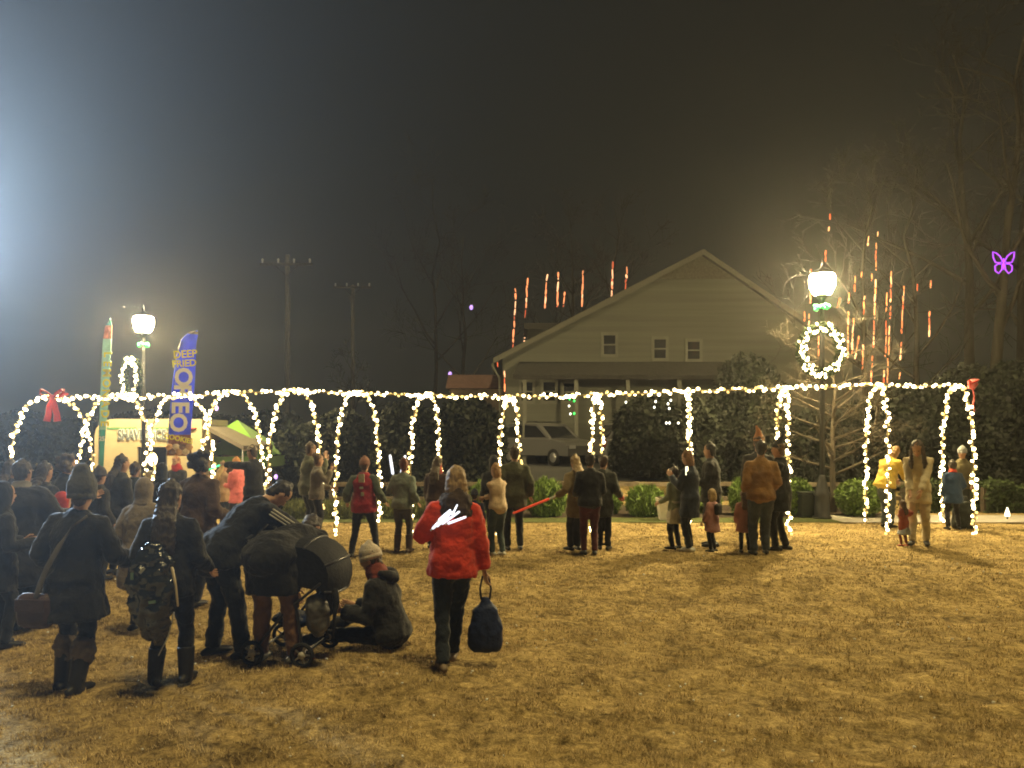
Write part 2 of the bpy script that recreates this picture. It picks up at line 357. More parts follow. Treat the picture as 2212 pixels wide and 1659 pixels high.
def wreath(px, py, Y, rx, rz_, yaw, label):
    c = U(px, py, Y); t = thing('christmas_wreath', label, 'wreath', c, yaw, 'lit wreaths on the lamp posts')
    mb = MB(); N = 28
    mb.tube([(rx*.82*math.cos(k*6.2832/N), 0, rz_*.84*math.sin(k*6.2832/N)) for k in range(N)], [.035]*N, 6, closed=True); mb.obj('hoop_frame', WIRE, t)
    g = np.random.default_rng(int(px)); n = 2600; a = g.random(n)*6.2832; r = .095*np.sqrt(g.random(n))*(.8+.5*np.sin(a*5)**2*.5); b = g.random(n)*6.2832
    P = np.stack([np.cos(a)*(rx*.82+r*np.cos(b)*1.2), r*np.sin(b), np.sin(a)*(rz_*.84+r*np.cos(b)*1.2)], 1)
    fo = link('foliage', leaf_mesh('wreath_fir', P, .05, FIR, 0, 2.4, 5), t); fo['kind'] = 'stuff'
    for k in range(95):
        a = k*6.2832/95*1.0+random.uniform(-.05, .05); q = random.uniform(-.10, .10)
        bl = link('bulb', WARM, t, ((rx*.82+q)*math.cos(a), random.uniform(-.12, -.04), (rz_*.84+q)*math.sin(a))); s = random.uniform(.7, 1.05); bl.scale = (s, s, s)
lx, ly, lg, lz = lamp_post(1776, 16.9, 612, 'iron street lamp with glowing globe behind the right hoops, beside the bare tree')
green_ring(lx, ly, U(1778, 664, 16.9).z, 'green lights under the globe of the lamp beside the bare tree')
wreath(1773, 757, 16.72, .52, .62, R(-8), 'round lit evergreen wreath hung on the lamp post beside the bare tree')
lx1, ly1, lg1, lz1 = lamp_post(310, 22.0, 699, 'iron street lamp with glowing globe between the two feather flags')
green_ring(lx1, ly1, U(310, 745, 22).z, 'green lights under the globe of the lamp between the flags')
wreath(284, 818, 21.9, .60, .66, R(-40), 'lit evergreen wreath turned sideways on the lamp post by the flags')

# floodlight mast that throws the beam (outside the picture)
fm = thing('floodlight_mast', 'steel floodlight mast standing beyond the trailer end of the tunnel', 'floodlight', (FLOOD.x-.25, FLOOD.y+.2, gz(FLOOD.x, FLOOD.y)))
mb = MB(); mb.tube([(0, 0, 0), (0, 0, 5.2)], [.06, .045], 8, cap='flat'); mb.obj('pole', IRON, fm)
for a in range(3):
    mb = MB(); mb.tube([(0, 0, .8), (.7*math.cos(a*2.1), .7*math.sin(a*2.1), 0)], [.025, .025], 6); mb.obj('leg', IRON, fm)
mb = MB(); mb.box((0, 0, 5.05), (.16, .5, .4), None, 0, .03); mb.obj('lamp_housing', IRON, fm)

# ================================================================== haze
mb = MB(); mb.box((0, 120, 21), (410, 370, 46)); hz = mb.obj('haze', [], None, None, False)
hm = bpy.data.materials.new('night_haze'); hm.use_nodes = True; hn = hm.node_tree.nodes; hn.clear()
ho = hn.new('ShaderNodeOutputMaterial'); hv = hn.new('ShaderNodeVolumePrincipled'); hv.inputs['Color'].default_value = (.93, .94, .95, 1); hv.inputs['Density'].default_value = .00095; hv.inputs['Anisotropy'].default_value = .72
hm.node_tree.links.new(hv.outputs[0], ho.inputs['Volume']); hz.data.materials.append(hm); tag(hz, 'thin night haze over the lawn and street', 'haze', None, 'stuff')
strip('road', -70, -5, 25.5, 43, mat('asphalt', (.05, .05, .05), .9, .2, 8, .4, 80), .015, 'dark road behind the trailer', 40, 8)
# ================================================================== house
def quad_grid(mb, a, b, c, d, n=1, mi=0): mb.add([a, b, c, d], [(0, 1, 2, 3)], mi)
SIDING = mat('cream_siding', (.105, .108, .086), .85, .16, .7, .08, 3.3, stretch=(.15, .15, 6))
TRIM = mat('pale_trim', (.135, .135, .11), .7, .1, 5)
ROOFM = mat('shingle_roof', (.028, .026, .022), .9, .35, 6, .6, 22)
GLASS = mat('dark_glass', (.015, .016, .018), .08, 0, spec=.8)
def house():
    Lx, Ly = -0.43, 33.0; Wd = 15.6; base = Vector((Lx, Ly, .5)); ux = Vector((Wd, 0, 0))
    t = thing('house', 'large cream house with a wide gable and dark porch roof behind the hoops', 'house', base)
    # local frame: x along the gable, y into the depth, z up
    E = 4.86; A = 9.45; D = 12.0; c = 8.86
    mb = MB(); prof = [(0, 0), (Wd, 0), (Wd, E), (c, A), (0, E)]
    f = [(x, 0, z) for x, z in prof]; b = [(x, D, z) for x, z in prof]
    mb.add(f+b, [(0, 1, 2, 3, 4), (9, 8, 7, 6, 5), (0, 5, 6, 1), (1, 6, 7, 2), (4, 9, 5, 0)]); w = mb.obj('wall', SIDING, t, None, False)
    h = 1.05; k0 = h/(A-E)*c; k1 = h/(A-E)*(Wd-c)
    mb = MB(); mb.add([(c-k0, -.06, A-h), (c+k1, -.06, A-h), (c, -.06, A-.02), (c-k0, -.003, A-h), (c+k1, -.003, A-h), (c, -.003, A-.02)], [(0, 1, 2), (3, 5, 4), (0, 3, 4, 1), (1, 4, 5, 2), (2, 5, 3, 0)]); mb.obj('gable_panel', mat('grey_shingle_panel', (.085, .08, .062), .85, .2, 12, .4, 30), w, None, False)
    for s, run in ((-1, c), (1, Wd-c)):
        mb = MB(); sl = (A-E)/run; ov = .4; th = .16
        x0, z0 = c, A+.05; x1 = c+s*(run+ov); z1 = A+.05-sl*(run+ov)
        P = [(x0, -ov, z0), (x1, -ov, z1), (x1, D+ov, z1), (x0, D+ov, z0)]
        mb.add(P+[(x, y, z+th) for x, y, z in P], [(0, 1, 2, 3), (7, 6, 5, 4), (0, 4, 5, 1), (1, 5, 6, 2), (2, 6, 7, 3), (3, 7, 4, 0)])
        r = mb.obj('roof', ROOFM, t, None, False)
        mb = MB(); mb.add([(x0, -ov-.03, z0-.10), (x1, -ov-.03, z1-.10), (x1, -ov-.03, z1+th-.02), (x0, -ov-.03, z0+th-.02), (x0, -ov-.003, z0-.10), (x1, -ov-.003, z1-.10), (x1, -ov-.003, z1+th-.02), (x0, -ov-.003, z0+th-.02)], [(0, 1, 2, 3), (7, 6, 5, 4), (0, 4, 5, 1), (2, 6, 7, 3), (0, 3, 7, 4), (1, 5, 6, 2)]); mb.obj('fascia_board', mat('grey_fascia', (.10, .098, .078), .8, .1), r, None, False)
    def on_wall(px, py):        # photo pixel -> local x, z on the gable wall
        # ray p = (dx, 1, dz)*Y ; wall line through base along ux
        dx = (px-1106)/F_PX; n = Vector((-ux.y, ux.x)); Y = (n.x*Lx+n.y*Ly)/(n.x*dx+n.y)
        x = (Vector((dx*Y-Lx, Y-Ly))).dot(Vector((ux.x, ux.y)))/Wd; return x, CAM_H-(py-HZN)/F_PX*Y-base.z
    def window(x0, y0, x1, y1, bars=True):
        a, zt = on_wall(x0, y0); b_, zb = on_wall(x1, y1); w_ = b_-a; hh = zt-zb; mx_, mz = (a+b_)/2, (zt+zb)/2
        wi = MB(); 
        for s in (-1, 1):
            wi.box((mx_+s*(w_/2+.06), -.04, mz), (.12, .08, hh+.24))
            wi.box((mx_, -.045, mz+s*(hh/2+.06)), (w_, .09, .12))
        o = wi.obj('window', TRIM, t, None, False)
        for s in (-1, 1):
            g = MB(); g.box((mx_, -.012, mz+s*(hh/4)), (w_, .02, hh/2-.03)); g.obj('pane', GLASS, o, None, False)
        g = MB(); g.box((mx_, -.03, mz), (w_, .05, .06)); g.obj('sash_rail', TRIM, o, None, False)
    for q in ((1304, 724, 1329, 766), (1413, 733, 1438, 774), (1485, 738, 1511, 776)): window(*q)
    for q in ((1127, 826, 1150, 866), (1174, 826, 1199, 866), (1218, 828, 1244, 866)): window(*q)
    # porch roof: shed roof along the wall
    x0, z0 = on_wall(1122, 778); x1, z1 = on_wall(1560, 800); zt = 4.72; zb = 3.95
    mb = MB(); P = [(x0, -.02, zt), (x1, -.02, zt), (x1+.3, -2.2, zb), (x0-.3, -2.2, zb)]
    mb.add(P+[(a, b, z-.18) for a, b, z in P], [(0, 3, 2, 1), (4, 5, 6, 7), (0, 1, 5, 4), (1, 2, 6, 5), (2, 3, 7, 6), (3, 0, 4, 7)]); mb.obj('porch_roof', ROOFM, t, None, False)
    for k in range(5):
        mb = MB(); mb.box((x0+.2+(x1-x0-.4)*k/4, -2.0, zb/2-.1), (.16, .16, zb-.2)); mb.obj('porch_post', TRIM, t, None, False)
    # gutter and downpipe at the left eave
    mb = MB(); mb.tube([(-.42, -.4, E-.32), (-.42, D, E-.32)], [.08, .08], 8); mb.obj('gutter', TRIM, t)
    mb = MB(); mb.tube([(-.42, -.4, E-.36), (-.12, -.2, E-.9), (-.1, -.14, .2)], [.05, .05, .05], 8); mb.obj('downpipe', TRIM, t)
    # rear wing with its own gable roof
    mb = MB(); mb.box((3.7, D+2, E+.9), (4.6, 3.6, 4.4)); mb.obj('rear_wing', SIDING, t, None, False)
    mb = MB(); 
    f = [(1.2, D+.1, E+3.1), (6.2, D+.1, E+3.1), (6.2, D+3.9, E+3.1), (1.2, D+3.9, E+3.1), (1.2, D+2, E+3.75), (6.2, D+2, E+3.75)]
    mb.add(f, [(0, 1, 5, 4), (2, 3, 4, 5), (1, 2, 5), (3, 0, 4), (0, 3, 2, 1)]); mb.obj('roof', ROOFM, t, None, False)
house()
# low neighbour roof at the left of the house
t = thing('garden_shed', 'low brown shed roof beside the left corner of the house', 'shed', (-2.0, 36, .5))
mb = MB(); mb.box((.5, 1.2, 1.9), (3.0, 2.4, 3.6)); mb.obj('wall', mat('brown_boards', (.10, .075, .05), .9, .3, 4), t, None, False)
mb = MB(); mb.add([(-1.2, -.3, 3.72), (2.2, -.3, 3.72), (2.2, 2.7, 3.72), (-1.2, 2.7, 3.72), (-1.2, 1.2, 4.5), (2.2, 1.2, 4.5)], [(0, 1, 5, 4), (2, 3, 4, 5), (1, 2, 5), (3, 0, 4), (0, 3, 2, 1)]); mb.obj('roof', mat('rust_roof', (.085, .045, .035), .8, .3, 5), t, None, False)

# ================================================================== utility poles
WOODP = mat('weathered_pole', (.055, .052, .047), .9, .25, 6)
def utility(px, top, arm_y, x0, x1, Y, r, label):
    b = U(px, top, Y); g = gz(b.x, Y); t = thing('utility_pole', label, 'utility pole', (b.x, Y, g), 0, 'utility poles')
    mb = MB(); mb.tube([(0, 0, 0), (0, 0, b.z-g)], [r*1.3, r], 8, cap='flat'); mb.obj('pole', WOODP, t)
    za = U(px, arm_y, Y).z-g; a0 = U(x0, arm_y, Y).x-b.x; a1 = U(x1, arm_y, Y).x-b.x
    mb = MB(); mb.box(((a0+a1)/2, -r-.08, za), (a1-a0, .12, .16)); mb.obj('cross_arm', WOODP, t, None, False)
    for k in range(4):
        mb = MB(); x = a0+(a1-a0)*(.05+.3*k); mb.tube([(x, -r-.08, za+.08), (x, -r-.08, za+.3)], [.05, .07], 6); mb.obj('insulator', mat('grey_ceramic', (.4, .4, .42), .4, 0), t)
    for s in (-1, 1):
        mb = MB(); mb.tube([(0, -r-.02, za-.7), (s*(a1-a0)*.22, -r-.06, za-.06)], [.03, .03], 5); mb.obj('brace', WOODP, t)
utility(621, 551, 573, 564, 677, 46, .15, 'nearer wooden utility pole with a long pale cross arm')
utility(762, 616, 622, 722, 803, 62, .15, 'farther faint utility pole, right of the taller one')

# ================================================================== bare trees
BARK = mat('grey_bark', (.030, .025, .016), .9, .3, 8, .6, 30, stretch=(1, 1, .25))
PBARK = mat('pale_bark', (.085, .068, .046), .8, .25, 8, .4, 30, stretch=(1, 1, .25))
def grow(mb, p, d, ln, r, lev, rnd, droop=0, kids=(4, 5), split=.5, minr=.004, spread=.7):
    seg = max(3, int(ln/.35)); seg = min(seg, 7); P = [p.copy()]; q = p.copy(); dd = d.normalized(); rs = [r]
    for i in range(seg):
        dd = (dd+Vector((rnd.gauss(0, .10), rnd.gauss(0, .10), rnd.gauss(.03, .07)-droop*.05))).normalized()
        q = q+dd*(ln/seg); P.append(q.copy()); rs.append(max(minr*.7, r*(1-.75*(i+1)/seg)))
    mb.tube(P, rs, 6 if lev > 2 else (4 if lev > 0 else 3), cap='flat')
    if lev <= 0: return
    for k in range(rnd.randint(*kids)):
        f = rnd.uniform(.25, .98); i = min(seg-1, int(f*seg)); b = P[i].lerp(P[i+1], f*seg-i); base = (P[i+1]-P[i]).normalized()
        a = rnd.random()*6.283; o = base.orthogonal().normalized(); o = Matrix.Rotation(a, 3, base) @ o
        nd = base*(1-split)+o*spread; nd.z += .15-droop*.25
        grow(mb, b, nd, ln*rnd.uniform(.38, .62), max(minr, rs[i]*.55), lev-1, rnd, droop, kids, split, minr, spread)
def bare_tree(base, H, r, label, seed, m, limbs=7, lean=(0, 0), lev=3, kids=(3, 5), first=.3, droop=0, spread=.7, minr=.006, limb_len=.45, group='bare winter trees', top_limb=.35, last=.97):
    rnd = random.Random(seed); t = thing('bare_tree', label, 'tree', base, 0, group); mb = MB(); P = []; N = 9
    for i in range(N+1):
        f = i/N; P.append(Vector((lean[0]*f*H+rnd.gauss(0, .012*H)*f, lean[1]*f*H+rnd.gauss(0, .012*H)*f, f*H)))
    rs = [r*(1.25 if i == 0 else 1)*(1-.9*i/N)+.004 for i in range(N+1)]
    mb.tube(P, rs, 9, cap='flat'); mb.obj('trunk', m, t)
    cb = MB()
    for k in range(limbs):
        f = first+(last-first)*(k+rnd.random())/limbs; i = min(N-1, int(f*N)); b = P[i].lerp(P[i+1], f*N-i); a = k*2.4+rnd.random()
        d = Vector((math.cos(a)*spread*1.3, math.sin(a)*spread*1.3, .75-droop)); L = H*limb_len*(1-f*(1-top_limb))
        grow(cb, b, d, L, rs[i]*.55, lev-1, rnd, droop, kids, minr=minr, spread=spread)
    o = cb.obj('crown', m, t); return t
bx = U(1799, 1125, 18.2)
bare_tree((bx.x, 18.2, gz(bx.x, 18.2)), 4.5, .075, 'slim bare tree with pale trunk close beside the right lamp post', 11, PBARK, 26, (.004, 0), 4, (3, 5), .2, .30, .9, .003, .46, top_limb=.55, last=.9)
bx = U(2095, 800, 30)
bare_tree((bx.x, 30, .6), 17, .24, 'tall bare tree with forked limbs behind the end of the tunnel', 5, BARK, 8, (-.02, 0), 4, (3, 4), .3, 0, .6, .016)
bx = U(2150, 900, 25)
bare_tree((bx.x-.3, 25, .5), 15, .22, 'leaning bare tree below the purple butterfly', 23, BARK, 8, (.09, 0), 4, (3, 4), .25, 0, .6, .014)
bx = U(1985, 900, 27)
bare_tree((bx.x, 27, .6), 11, .13, 'thin bare tree hung with the right group of orange strands', 31, BARK, 10, (-.02, 0), 4, (3, 4), .2, 0, .6, .01)
bx = U(1870, 900, 26)
bare_tree((bx.x, 26, .6), 10.5, .12, 'thin bare tree behind the right lamp globe', 37, BARK, 10, (-.01, 0), 4, (3, 4), .2, 0, .6, .01)
for px, Y, H, s, lab in ((1235, 54, 17, 41, 'tall bare tree behind the left slope of the house roof'), (1330, 56, 18.5, 43, 'tall bare tree above the middle of the roof slope'), (940, 70, 27, 47, 'very tall faint bare tree left of the house'), (1000, 66, 20, 53, 'faint bare tree close to the left corner of the house'), (760, 50, 8, 59, 'low bare tree beneath the farther utility pole'), (2210, 34, 20, 61, 'tall bare tree at the right edge of the picture')):
    bx = U(px, 900, Y); bare_tree((bx.x, Y, gz(bx.x, Y)), H, .24, lab, s, BARK, 8, (0, 0), 4, (3, 4), .28, 0, .6, .02)

# ================================================================== shrubs, evergreens, hedges
LEAFG = mat('bright_shrub_leaf', (.12, .19, .035), .7, .25, 6, island=.45)
LEAFD = mat('dark_evergreen_leaf', (.009, .012, .005), .7, .25, 3, island=.5)
LEAFH = mat('hedge_leaf', (.04, .06, .018), .7, .25, 4, island=.45)
STEM = mat('twig', (.08, .06, .04), .9, .2)
def ball_shrub(px, Y, wpx, hpx, label, seed, kind='leaf'):
    x = (px-1106)/F_PX*Y; w = wpx/F_PX*Y/2; h = hpx/F_PX*Y; g = np.random.default_rng(seed); t = thing('round_shrub', label, 'shrub', (x, Y, gz(x, Y)), 0, 'round shrubs along the bed')
    n = 3800; d = g.normal(size=(n, 3)); d /= np.linalg.norm(d, axis=1)[:, None]; r = (.55+.5*g.random(n)**.6)
    lump = np.array([.12*mnoise.noise((a*2.2+seed, b*2.2, c*2.2)) for a, b, c in d]); r = r*(1+lump)
    P = d*r[:, None]*np.array([w, w, h*.55])+np.array([0, 0, h*.5]); P = P[P[:, 2] > 0.0]
    if kind == 'leaf': me = leaf_mesh('shrub_leaf', P, .05, LEAFG, .2, 1.8, seed)
    else: me = leaf_mesh('shrub_blade', P, .035, LEAFG, 1.6, 6.5, seed)
    f = link('foliage', me, t); f['kind'] = 'stuff'
    mb = MB()
    for k in range(6):
        a = k*1.05; mb.tube([(0, 0, 0), (w*.3*math.cos(a), w*.3*math.sin(a), h*.4), (w*.55*math.cos(a), w*.55*math.sin(a), h*.7)], [.015, .01, .005], 5)
    mb.obj('stem', STEM, t)
for px, Y, w, h, lab, k in ((1180, 17.4, 84, 72, 'tufted green shrub behind the red glow sword', 'b'), (1395, 17.4, 78, 60, 'round green shrub beside the pale planter', 'b'), (1612, 17.6, 66, 76, 'round green shrub left of the man in the brown jacket', 'b'), (1725, 17.5, 60, 76, 'green shrub just left of the lamp post base', 'l'), (1858, 17.4, 96, 76, 'biggest round clipped shrub right of the pale tree trunk', 'l'), (1305, 18.0, 70, 52, 'low dark shrub behind the group by the ninth hoop', 'b'), (1045, 17.6, 60, 66, 'green shrub behind the woman in the beige sweater', 'b'), (1520, 18.2, 70, 50, 'low shrub behind the small girl in pink', 'b')):
    ball_shrub(px, Y, w, h, lab, int(px), 'leaf' if k == 'l' else 'blade')
def box_hedge(px0, px1, Y, hpx, label, seed):
    x0, x1 = [(p-1106)/F_PX*Y for p in (px0, px1)]; h = hpx/F_PX*Y; g = np.random.default_rng(seed); L = x1-x0
    t = thing('clipped_hedge', label, 'hedge', ((x0+x1)/2, Y, gz((x0+x1)/2, Y)), 0, 'clipped hedges behind the path'); n = int(4200*max(.6, L/1.5))
    P = g.random((n, 3)); P[:, 0] = (P[:, 0]-.5)*L; P[:, 1] = (P[:, 1]-.5)*.8; P[:, 2] *= h
    face = g.random(n); P[face < .4, 1] = -.4-.03*g.random((face < .4).sum()); s = (face > .4) & (face < .65); P[s, 2] = h+.03*g.normal(size=s.sum())
    P[:, 2] += .04*np.sin(P[:, 0]*5); f = link('foliage', leaf_mesh('hedge_leaf', P, .05, LEAFH, .2, 1.7, seed), t); f['kind'] = 'stuff'
    mb = MB(); mb.box((0, .02, h*.46), (L*.94, .6, h*.86)); mb.obj('branch_mass', STEM, t, None, False)
box_hedge(2108, 2165, 18.6, 60, 'clipped hedge block right of the end hoop', 71); box_hedge(2168, 2290, 18.6, 52, 'lower clipped hedge running to the right edge', 72); box_hedge(1955, 2040, 18.6, 58, 'clipped hedge behind the woman in the cream coat', 73); box_hedge(2046, 2100, 18.9, 56, 'clipped hedge behind the boy in blue', 74)
def evergreen(px, Y, wpx, top_y, label, seed, cone=.0, n=9500, base=None):
    x = (px-1106)/F_PX*Y; g0 = gz(x, Y); w = wpx/F_PX*Y/2; h = CAM_H-(top_y-HZN)/F_PX*Y-g0; g = np.random.default_rng(seed)
    t = thing('evergreen_tree', label, 'tree', (x, Y, g0), 0, 'dark evergreens behind the bed'); u = g.random(n); z = u*h
    prof = np.where(u < .2, .75+u*1.2, 1-cone*(u-.2)); prof = prof*np.sqrt(np.clip(1-((u-.35)/.66)**4, .05, 1))
    a = g.random(n)*6.2832; lump = np.array([mnoise.noise((math.cos(q)*1.6+seed, math.sin(q)*1.6, zz*.9)) for q, zz in zip(a, z)])
    r = w*prof*(.55+.45*np.sqrt(g.random(n)))*(1+.38*lump)
    P = np.stack([np.cos(a)*r, np.sin(a)*r*.8, z+.1*g.normal(size=n)], 1); P[:, 2] = np.clip(P[:, 2], .02, None)
    f = link('crown', leaf_mesh('evergreen_leaf', P, .085*(Y/20), LEAFD, .1, 1.9, seed), t); f['kind'] = 'stuff'
    mb = MB(); mb.tube([(0, 0, 0), (.03, 0, h*.5), (0, .03, h*.9)], [.1, .07, .03], 7); mb.obj('trunk', STEM, t)
for px, Y, w, ty, lab in ((735, 24, 150, 900, 'dark evergreen mass behind the sixth hoop'), (880, 23.5, 150, 880, 'dark evergreen behind the seventh hoop'), (1010, 24, 150, 868, 'dark evergreen between the seventh and eighth hoops'), (1400, 25, 150, 868, 'evergreen below the porch roof'), (1510, 21.5, 130, 872, 'dark evergreen behind the tenth hoop'), (1610, 24, 150, 778, 'rounded evergreen against the right end of the porch roof'), (1640, 21, 120, 890, 'dark evergreen behind the eleventh hoop'), (1960, 23, 170, 850, 'dark evergreen behind the twelfth hoop'), (2090, 22.5, 160, 800, 'dark evergreen behind the end hoop'), (2190, 22, 150, 790, 'dark evergreen at the right edge above the hedge'), (640, 27, 120, 930, 'dark evergreen right of the green tent'), (1760, 22, 150, 900, 'dark evergreen behind the pale tree trunk'), (1860, 23, 150, 880, 'dark evergreen right of the pale tree')):
    evergreen(px, Y, w, ty, lab, int(px))
for k, (px, Y, w, ty) in enumerate(((-60, 44, 190, 905), (60, 47, 210, 895), (190, 45, 200, 908), (330, 50, 210, 890), (460, 48, 200, 902), (580, 46, 190, 893), (-190, 48, 220, 890))):
    evergreen(px, Y, w, ty, 'far dark tree behind the trailer and the left hoops, %s from the left' % ('second', 'third', 'fourth', 'fifth', 'sixth', 'seventh', 'first')[k], 900+k, n=4200)
# fringe of tall green grass behind the left hoops
g = np.random.default_rng(91); n = 9000; X = g.uniform(-5.2, -1.6, n); Yv = g.uniform(16.7, 17.6, n); P = np.stack([X, Yv, g.random(n)*.34], 1)
tag(link('tall_grass', leaf_mesh('tall_grass_blade', P, .022, mat('olive_blade', (.11, .12, .035), .8, .25, 4, island=.4), 2.2, 9, 91)), 'band of tall olive grass behind the left hoops', 'grass', None, 'stuff')
# rail fence
FW = mat('fence_wood', (.19, .15, .10), .85, .3, 5, .4, 20)
fn = thing('rail_fence', 'low weathered rail fence behind the shrubs', 'fence', (0, 18.9, 0))
for k in range(9):
    x = -4.6+k*1.95; mb = MB(); mb.box((x, 0, .36+gz(x, 18.9)), (.11, .11, .74), None, 0, .012); mb.obj('post', FW, fn, None, False)
    if k < 8:
        for zz in (.30, .66):
            mb = MB(); mb.box((x+.975, -.075, zz+random.uniform(-.01, .01)), (1.93, .035, .11), None, 0, .008); mb.obj('rail', FW, fn, None, False)
# planter, marker light, pedestal
pl = thing('stone_planter', 'pale square planter behind the child with the white skirt', 'planter', (U(1437, 1100, 16.6).x, 16.6, 0))
mb = MB(); mb.tube([(0, 0, .01), (0, 0, .05), (0, 0, .42), (0, 0, .5)], [.17, .18, .25, .27], 4, (1, 1, 0), 'flat'); mb.obj('pot', mat('cream_stone', (.6, .56, .45), .8, .12, 10, .2, 30), pl, None, False)
mb = MB(); mb.box((0, 0, .505), (.32, .32, .02)); mb.obj('soil', mat('mulch', (.05, .04, .03)), pl, None, False)
pb = thing('utility_pedestal', 'dark boxy pedestal at the foot of the right lamp post', 'pedestal', (U(1752, 1100, 17.1).x, 17.15, 0))
mb = MB(); mb.box((0, 0, .28), (.52, .3, .54), None, 0, .03); mb.obj('cabinet', mat('dark_green_box', (.02, .028, .02), .6, .2), pb, None, False)
mb = MB(); mb.box((0, 0, .575), (.58, .36, .05), None, 0, .015); mb.obj('lid', mat('dark_green_box', (.02, .028, .02)), pb, None, False)
ml = thing('marker_light', 'small glowing white cone light beside the path near the right edge', 'path light', (U(2176, 1125, 16.7).x, 16.7, .012))
mb = MB(); mb.tube([(0, 0, 0), (0, 0, .06)], [.02, .02], 6, cap='flat'); mb.obj('stake', IRON, ml)
mb = MB(); mb.tube([(0, 0, .062), (0, 0, .12), (0, 0, .26)], [.05, .05, .008], 10, cap='flat'); mb.obj('cone_lens', mat('marker_glow', (1, .9, .7), .4, 0, emit=4, ecol=(1, .88, .6)), ml)

# ================================================================== parked cars
def car(px, Y, yaw, col, label, seed):
    x = (px-1106)/F_PX*Y; t = thing('parked_car', label, 'car', (x, Y, gz(x, Y)+.02), yaw, 'cars parked behind the bed'); m = mat('car_paint_%d' % seed, col, .3, 0, spec=.6); dk = mat('car_trim', (.02, .02, .022), .5, 0)
    prof = [(-2.25, .42), (-2.28, .75), (-2.2, 1.02), (-1.95, 1.1), (.95, 1.08), (1.9, .98), (2.25, .8), (2.28, .42)]
    def slab(P, hw, nm, mm, par, inset=.06):
        mb = MB(); n = len(P); v = []
        for s, k in ((-1, 1), (-.86, 0), (.86, 0), (1, 1)):
            for a, z in P: v.append((a*(1 if not k else .985), s*hw*(1 if k else 1/.86*.97), z-(inset*.3 if k else 0)))
        f = []
        for r in range(3):
            for i in range(n): f.append((r*n+i, r*n+(i+1) % n, (r+1)*n+(i+1) % n, (r+1)*n+i))
        f += [tuple(range(n-1, -1, -1)), tuple(3*n+i for i in range(n))]; mb.add(v, f); return mb.obj(nm, mm, par, None, False)
    body = slab(prof, .93, 'body', m, t)
    cab = [(-2.12, 1.085), (-1.75, 1.66), (-.9, 1.74), (.25, 1.70), (1.05, 1.085)]
    slab(cab, .80, 'roof_cabin', m, t)
    for s in (-1, 1):
        for P in ([(-1.78, 1.14), (-1.55, 1.58), (-.72, 1.64), (-.72, 1.14)], [(-.62, 1.14), (-.62, 1.64), (.2, 1.60), (.82, 1.14)]):
            mb = MB(); mb.add([(a, s*(.815-(z-1.1)*.0), z) for a, z in P]+[(a, s*.79, z) for a, z in P], [(0, 1, 2, 3), (7, 6, 5, 4), (0, 4, 5, 1), (1, 5, 6, 2), (2, 6, 7, 3), (3, 7, 4, 0)]); mb.obj('window', GLASS, t, None, False)
        mb = MB(); mb.tube([(-1.6, s*.66, 1.8), (.1, s*.66, 1.79)], [.02, .02], 5); mb.obj('roof_rail', dk, t)
        for a in (-1.4, 1.42):
            w_ = MB(); w_.tube([(a, s*.78, .34), (a, s*.95, .34)], [.34, .34], 16, (1, 0, 0), 'flat'); wo = w_.obj('wheel', mat('tyre', (.015, .015, .015), .8, 0), t)
            w_ = MB(); w_.tube([(a, s*.951, .34), (a, s*.965, .34)], [.2, .18], 12, (1, 0, 0), 'flat'); w_.obj('rim', mat('alloy', (.4, .4, .42), .3, 0, metal=.8), wo)
        mb = MB(); mb.box((2.22, s*.68, .76), (.1, .34, .14)); mb.obj('headlight', mat('lamp_lens', (.6, .6, .62), .15, 0), t, None, False)
        mb = MB(); mb.box((-2.26, s*.74, .9), (.08, .2, .26)); mb.obj('tail_light', mat('red_lens', (.3, .02, .02), .3, 0), t, None, False)
    for P in ([(1.0, 1.12), (.28, 1.66)], [(-2.12, 1.14), (-1.8, 1.62)]):
        (a, z), (b, zz) = P; sgn = .02 if a > 0 else -.02; mb = MB(); mb.add([(a+sgn, -.66, z), (a+sgn, .66, z), (b+sgn, .58, zz), (b+sgn, -.58, zz), (a, -.66, z-.01), (a, .66, z-.01), (b, .58, zz-.01), (b, -.58, zz-.01)], [(0, 1, 2, 3), (7, 6, 5, 4), (0, 4, 5, 1), (1, 5, 6, 2), (2, 6, 7, 3), (3, 7, 4, 0)]); mb.obj('windscreen', GLASS, t, None, False)
car(1183, 31, R(-52), (.10, .10, .10), 'pale parked car with roof rails seen between the eighth and ninth hoops', 1)
car(1412, 29, R(12), (.12, .12, .12), 'grey parked car half hidden behind dark evergreens', 2)

